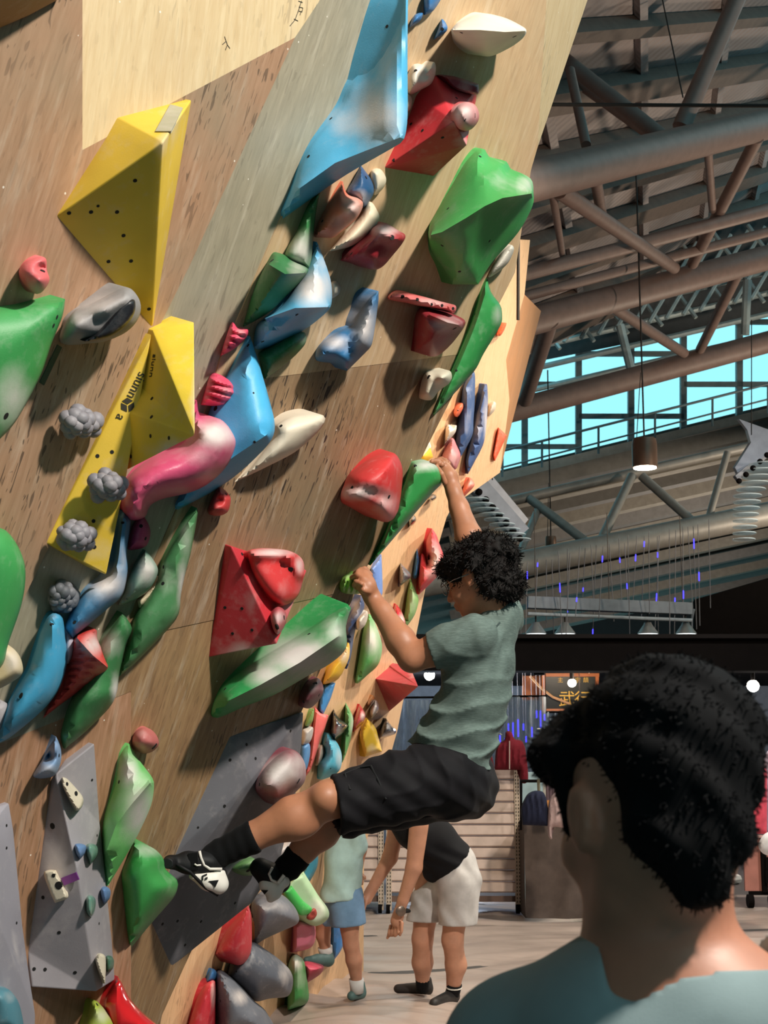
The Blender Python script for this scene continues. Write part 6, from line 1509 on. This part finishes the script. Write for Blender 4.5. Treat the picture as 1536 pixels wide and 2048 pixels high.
S.cap(A(885, 1735, -.02), A(862, 1745, -.02), .10, .06, .05)
S.warp(lambda x, y, z: .006 * np.sin(x * 28 + z * 34 + 2 * np.sin(z * 20)))
wd2 = (A(905, 1740) - A(828, 1655)).normalized(); S.cut(A(905, 1728), wd2)
S.subcap(A(845, 1640, -.26), A(833, 1700, -.28), .075, .07)
S.mesh('tank_top', cloth('black_tank', '0e0e12'), root2)
S = SDF(*bounds([A(780, 1700, -.2), A(990, 1860, .35)], .1), .010)
S.chain([A(912, 1728), A(915, 1765)], [.14, .15], .04, (Vector((0, 1, 0)), 1.2))
S.chain([A(920, 1765, -.08), A(915, 1860, -.1)], [.135, .128], .04); S.chain([A(872, 1765, .13), A(848, 1855, .11)], [.13, .126], .04)
S.warp(lambda x, y, z: .005 * np.sin(x * 40 + z * 14 + 2 * np.sin(z * 16 + x * 9)))
S.cut(A(900, 1846), (.0, 0, -1)); S.cut(A(905, 1722), -wd2)
S.subcap(A(915, 1820, -.1), A(912, 1900, -.1), .085, .1); S.subcap(A(846, 1835, .1), A(845, 1900, .1), .08, .095)
S.mesh('shorts', cloth('pale_shorts', 'b4b0ae', .8), root2)
def lowshoe(a, toe, par, d_, col='2a2624', lift=.0):
    z0 = floor_z(a); base = Vector((a.x, a.y, z0 + .035)); tp = Vector((toe.x, toe.y, z0 + .028))
    S = SDF(*bounds([base, tp], .1), .008); S.cap(base, tp, .045, .030, .02); S.cap(base, base + Vector((0, 0, .05)), .045, .04, .02)
    S.cut(Vector((base.x, base.y, z0 - .002)), (0, 0, -1)); return S.mesh('shoe', simple('shoe_' + col, col, .6), par)
def sock2(a, b_, mat, par):
    return MB().tube([a, mid(a, b_), b_], [.044, .046, .050], 14).build('sock', mat, par, True)
a_ = on_floor(852, 1998); sh = lowshoe(a_, on_floor(796, 1996), root2, 0); sock2(A(845, 1982, .15), A(845, 1948, .14), BLACKC, root2)
b2 = on_floor(905, 2012); lowshoe(b2, on_floor(868, 2024), root2, 0); sock2(A(903, 2000, -.02), A(909, 1968, -.04), BLACKC, root2)
MB().tube([A(845, 1952, .14), A(845, 1950, .14)], .052, 14).build('sock_band', WHITE, root2); MB().tube([A(908, 1976, -.04), A(908, 1974, -.04)], .052, 14).build('sock_band', WHITE, root2)
wt = empty('wristwatch', A(802, 1822, -.24), 'dark round wristwatch on the bending adult\'s hanging wrist', 'watch')
MB().tube([A(792, 1818, -.22), A(803, 1824, -.27), A(818, 1822, -.22), A(806, 1818, -.17), A(792, 1818, -.22)], .012, 8).build('strap', BLACKR, wt)
MB().lathe(A(801, 1822, -.275), (.3, -1, 0), [(.032, 0), (.032, .012), (.026, .016)], 20).build('case', simple('watch_brown', '6a5a50', .3, .5), wt, sharp=40)
HH = SDF(*bounds([h2], .16), .008); R2 = Rm(f2, s2_, u2)
HH.ell(h2 - f2 * .03 + u2 * .045, (.105, .088, .085), R2, .02); HH.ell(h2 - f2 * .06, (.06, .08, .08), R2, .02); HH.mesh('hair', HAIRB, root2)
# ------------------------------------------------------------------ the child
DK = 9.45
root3 = empty('person', on_floor(716, 1992), 'child in a mint T-shirt and denim shorts stepping onto the far wall', 'person')
B = lambda x, y, d=0.0: J(x, y, DK + d)
S = SDF(*bounds([B(590, 1570, -.2), B(745, 2010, .3)], .1), .010)
S.chain([B(695, 1805, -.03), B(702, 1890, -.03), B(708, 1920, -.02), B(714, 1968)], [.085, .05, .052, .034], .02)
S.chain([B(675, 1810, .1), B(648, 1838, .08), B(646, 1868, .1), B(652, 1905, .12)], [.08, .055, .048, .034], .02)
S.chain([B(690, 1655), B(686, 1720), B(686, 1790)], [.085, .095, .095], .03)
S.chain([B(712, 1655, -.05), B(722, 1700, -.02), B(716, 1738, .02)], [.042, .038, .03], .015)
arm3 = [B(674, 1650, .04), F.hit(658, 1612, .10), F.hit(648, 1578, .075)]
S.chain(arm3, [.042, .038, .03], .015)
for (w0, sg_) in ((B(716, 1738, .02), 1), (arm3[2], -1)):
    S.cap(w0, w0 + Vector((-.01, 0, -.045 * sg_)), .028, .028, .01)
    for k_ in range(4): finger(S, [w0 + Vector((-.03 + .02 * k_, 0, -.06 * sg_)), w0 + Vector((-.03 + .02 * k_, .01, -.085 * sg_)), w0 + Vector((-.03 + .019 * k_, .03, -.10 * sg_))], .0095, .003)
    finger(S, [w0 + Vector((.025, -.01, -.03 * sg_)), w0 + Vector((.045, -.01, -.05 * sg_)), w0 + Vector((.05, 0, -.065 * sg_))], .0095)
h3 = B(694, 1588); f3, s3_, u3 = frame3((-.8, .5, 0), (0, 0, 1))
S.cap(B(692, 1640), h3 - u3 * .06, .042, .042, .02); head_sdf(S, h3, f3, s3_, u3, .9)
S.mesh('body', SKIN3, root3)
S = SDF(*bounds([B(630, 1630, -.2), B(740, 1815, .25)], .08), .010)
S.chain([B(694, 1650), B(688, 1715), B(682, 1790)], [.10, .118, .132], .04); S.cap(B(705, 1655, -.06), B(718, 1692, -.04), .06, .062, .03); S.cap(B(680, 1655, .03), arm3[0].lerp(arm3[1], .45), .055, .055, .03)
S.warp(lambda x, y, z: .006 * np.sin(x * 36 + z * 10 + 2 * np.sin(z * 9)))
S.cut(B(685, 1800), (.12, 0, -1)); S.subcap(B(685, 1780), B(684, 1830), .11, .12); S.mesh('t_shirt', cloth('mint_tee', 'a9c4c0'), root3)
S = SDF(*bounds([B(630, 1780, -.2), B(740, 1860, .25)], .08), .010)
S.chain([B(690, 1790), B(697, 1845, -.03)], [.12, .115], .04); S.cap(B(680, 1805, .08), B(660, 1828, .08), .11, .09, .04)
S.cut(B(700, 1850), (.1, 0, -1)); S.subcap(B(700, 1830, -.03), B(703, 1880, -.03), .07, .085); S.mesh('shorts', cloth('denim', '6f8fae'), root3)
HH = SDF(*bounds([h3], .15), .008); R3 = Rm(f3, s3_, u3); HH.ell(h3 - f3 * .03 + u3 * .04, (.096, .082, .078), R3, .02); HH.ell(h3 - f3 * .055, (.055, .074, .075), R3, .02); HH.mesh('hair', HAIRB, root3)
ka = on_floor(718, 2004); lowshoe(ka, on_floor(703, 2009), root3, 0, '4f6a66'); sock2(B(714, 1985), B(713, 1958), simple('white_sock', 'd0ccc8', .9), root3)
S = SDF(*bounds([B(598, 1905, -.1), B(668, 1940, .2)], .1), .008)
S.chain([B(613, 1920, -.05), B(635, 1920, .02), B(656, 1920, .10)], [.022, .036, .042], .02); S.cap(B(656, 1920, .12), B(655, 1905, .12), .04, .036, .02); S.mesh('shoe', simple('shoe_4f6a66', '4f6a66', .6), root3)
sock2(B(653, 1912, .12), B(650, 1894, .115), simple('white_sock', 'd0ccc8', .9), root3)

# ------------------------------------------------------------------ the spectator in front
DF = 1.42
root4 = empty('person', (on_floor(1330, 2048).x * 0 + J(1340, 1900, DF).x, J(1340, 1900, DF).y, 0), 'dark haired spectator in a teal T-shirt seen from behind', 'person')
Cc = lambda x, y, d=0.0: J(x, y, DF + d)
hc4 = Cc(1302, 1630); hcH = Cc(1302, 1588); f4, s4, u4 = frame3((-.42, .90, -.12), (.0, 0, 1))
Lsh4, Rsh4 = Cc(1030, 2120, .04), Cc(1680, 2100, -.10)
S = SDF((-.02 + hc4.x - .42, hc4.y - .34, -.01), (hc4.x + .42, hc4.y + .38, hc4.z + .16), .0065)
head_sdf(S, hc4, f4, s4, u4, 1.04)
for sd in (-1, 1):
    ec = hc4 - f4 * .008 + s4 * (sd * .088) + u4 * .0
    S.ell(tuple(ec), (.019, .009, .031), Rm(f4, s4, u4), .005); S.subell(tuple(ec + s4 * sd * .010), (.010, .008, .019), Rm(f4, s4, u4), .004)
S.chain([hc4 - u4 * .04 - f4 * .025, Cc(1322, 1830, -.005), Cc(1335, 1960, -.01), Cc(1350, 2060, -.01)], [.062, .057, .059, .066], .03)
S.cap(Cc(1345, 2065, -.01), Lsh4, .048, .05, .05); S.cap(Cc(1345, 2065, -.01), Rsh4, .048, .05, .05)
zb = lambda p, z: Vector((p.x, p.y, z)); ctr4 = mid(Lsh4, Rsh4)
S.chain([ctr4, zb(ctr4, 1.15), zb(ctr4, .95)], [.11, .11, .115], .05, ((Rsh4 - Lsh4).normalized(), 1.35))
for p, sg_ in ((Lsh4, -1), (Rsh4, 1)):
    q = p + Vector((sg_ * .03, .01, -.27)); w0 = p + Vector((sg_ * .025, .06, -.50))
    S.chain([p, q, w0], [.056, .042, .030], .02); S.cap(w0, w0 + Vector((0, .01, -.06)), .03, .034, .01)
    for k_ in range(4): finger(S, [w0 + Vector((0, -.03 + .02 * k_, -.08)), w0 + Vector((0, -.03 + .02 * k_, -.115)), w0 + Vector((-sg_ * .015, -.03 + .02 * k_, -.14 + .008 * abs(k_ - 1))) ], .0098, .003)
    finger(S, [w0 + Vector((0, .03, -.04)), w0 + Vector((-sg_ * .01, .05, -.07)), w0 + Vector((-sg_ * .015, .052, -.10))], .0105)
    hip = zb(ctr4, .92) + (Rsh4 - Lsh4).normalized() * sg_ * .09; kn = Vector((hip.x, hip.y + .01, .5)); an = Vector((hip.x, hip.y - .01, .09))
    S.chain([hip, kn, kn + Vector((0, -.02, -.14)), an], [.085, .056, .055, .036], .02); S.cap(an, an + Vector((-.06, .10, -.05)), .036, .03, .02)
S.mesh('body', SKIN2, root4)
TEAL = cloth('teal_tee', '8a9c9e', .85, 500, 0, .1)
S = SDF((hc4.x - .46, hc4.y - .36, .86), (hc4.x + .46, hc4.y + .40, hc4.z - .10), .0065)
S.cap(Cc(1235, 2032, -.01), Lsh4, .060, .064, .05); S.cap(Cc(1470, 2022, -.03), Rsh4, .060, .064, .05); S.cap(Cc(1250, 2040, -.02), Cc(1480, 2040, -.03), .066, .066, .04)
S.chain([ctr4 - Vector((0, 0, .02)), zb(ctr4, 1.15), zb(ctr4, .9)], [.125, .125, .13], .06, ((Rsh4 - Lsh4).normalized(), 1.38))
S.cap(Cc(1352, 2010, -.01), Cc(1352, 2060, -.01), .076, .086, .05)
for p, sg_ in ((Lsh4, -1), (Rsh4, 1)): S.cap(p, p + Vector((sg_ * .035, .01, -.2)), .072, .07, .04)
rc = Cc(1362, 1938, -.008); rn = Vector((.05, -.20, 1.0)).normalized()
S.cut(rc, rn, (rc - Vector((.074, .09, .1)), rc + Vector((.074, .09, .16))))
S.warp(lambda x, y, z: .004 * np.sin(x * 22 + z * 16 + 2 * np.sin(z * 12 + x * 8)) * np.clip((1.42 - z) * 10, 0, 1))
S.subcap(rc + rn * .045, rc + rn * .12, .069, .072)
tee4 = S.mesh('t_shirt', TEAL, root4)
col_pts = []
for k_ in range(41):
    a_ = 2 * math.pi * k_ / 40; e1 = rn.cross(Vector((0, 1, 0))).normalized(); e2 = rn.cross(e1).normalized()
    col_pts.append(rc + (e1 * math.cos(a_) + e2 * math.sin(a_)) * .0765 - rn * .002)
MB().tube(col_pts, .0075, 8, False).build('collar', cloth('teal_rib', '6fb0ba', .85, 500), tee4, True)
S = SDF(*bounds([zb(ctr4, 1.0), zb(ctr4, .45)], .26), .010)
S.cap(zb(ctr4, .95), zb(ctr4, .85), .12, .13, .03, ((Rsh4 - Lsh4).normalized(), 1.3))
for sg_ in (-1, 1):
    hip = zb(ctr4, .86) + (Rsh4 - Lsh4).normalized() * sg_ * .09; S.cap(hip, zb(hip, .5), .105, .095, .04)
S.cut(zb(ctr4, .52), (0, 0, -1)); S.mesh('shorts', SHORT, root4)
for sg_ in (-1, 1):
    hip = zb(ctr4, .9) + (Rsh4 - Lsh4).normalized() * sg_ * .09; S = SDF(*bounds([Vector((hip.x, hip.y, .03)), Vector((hip.x - .08, hip.y + .14, .03))], .1), .009)
    S.cap(Vector((hip.x, hip.y - .02, .012)), Vector((hip.x - .07, hip.y + .13, .008)), .045, .04, .02); S.cut(Vector((0, 0, -.028)), (0, 0, -1)); S.mesh('shoe', BLACKR, root4)
# hair: cap plus short strands
S = SDF((hc4.x - .19, hc4.y - .19, hc4.z - .15), (hc4.x + .19, hc4.y + .19, hc4.z + .19), .006)
R4 = Rm(f4, s4, u4); H4 = lambda a, b_, e_: hcH + f4 * a + s4 * b_ + u4 * e_
S.ell(H4(-.020, .013, .050), (.098, .088, .084), R4, .02); S.ell(H4(-.058, -.004, .0), (.058, .070, .078), R4, .03); S.ell(H4(.060, -.030, .046), (.042, .062, .044), R4, .03)
S.cap(H4(-.072, -.006, -.05), H4(-.070, -.010, -.096), .032, .018, .03, (s4, 1.55)); S.cap(H4(.040, -.070, .035), H4(.022, -.078, -.028), .020, .010, .015)
S.warp(lambda x, y, z: .0025 * np.sin(x * 130 + z * 60) * np.sin(y * 110 + 1.3 * z * 60) + .003 * np.sin(x * 60 + z * 90 + y * 40))
S.subell(tuple(hc4 - f4 * .008 - s4 * .100), (.023, .032, .036), R4, .010); S.subell(tuple(hc4 - f4 * .008 + s4 * .100), (.023, .032, .036), R4, .010)
hr = S.mesh('hair', HAIRB, root4, 1)
strands(hr, 2600, 3, .0009, .003, .008, Vector((0, 0, -.35)) + f4 * .15, .35, HAIRB, root4)
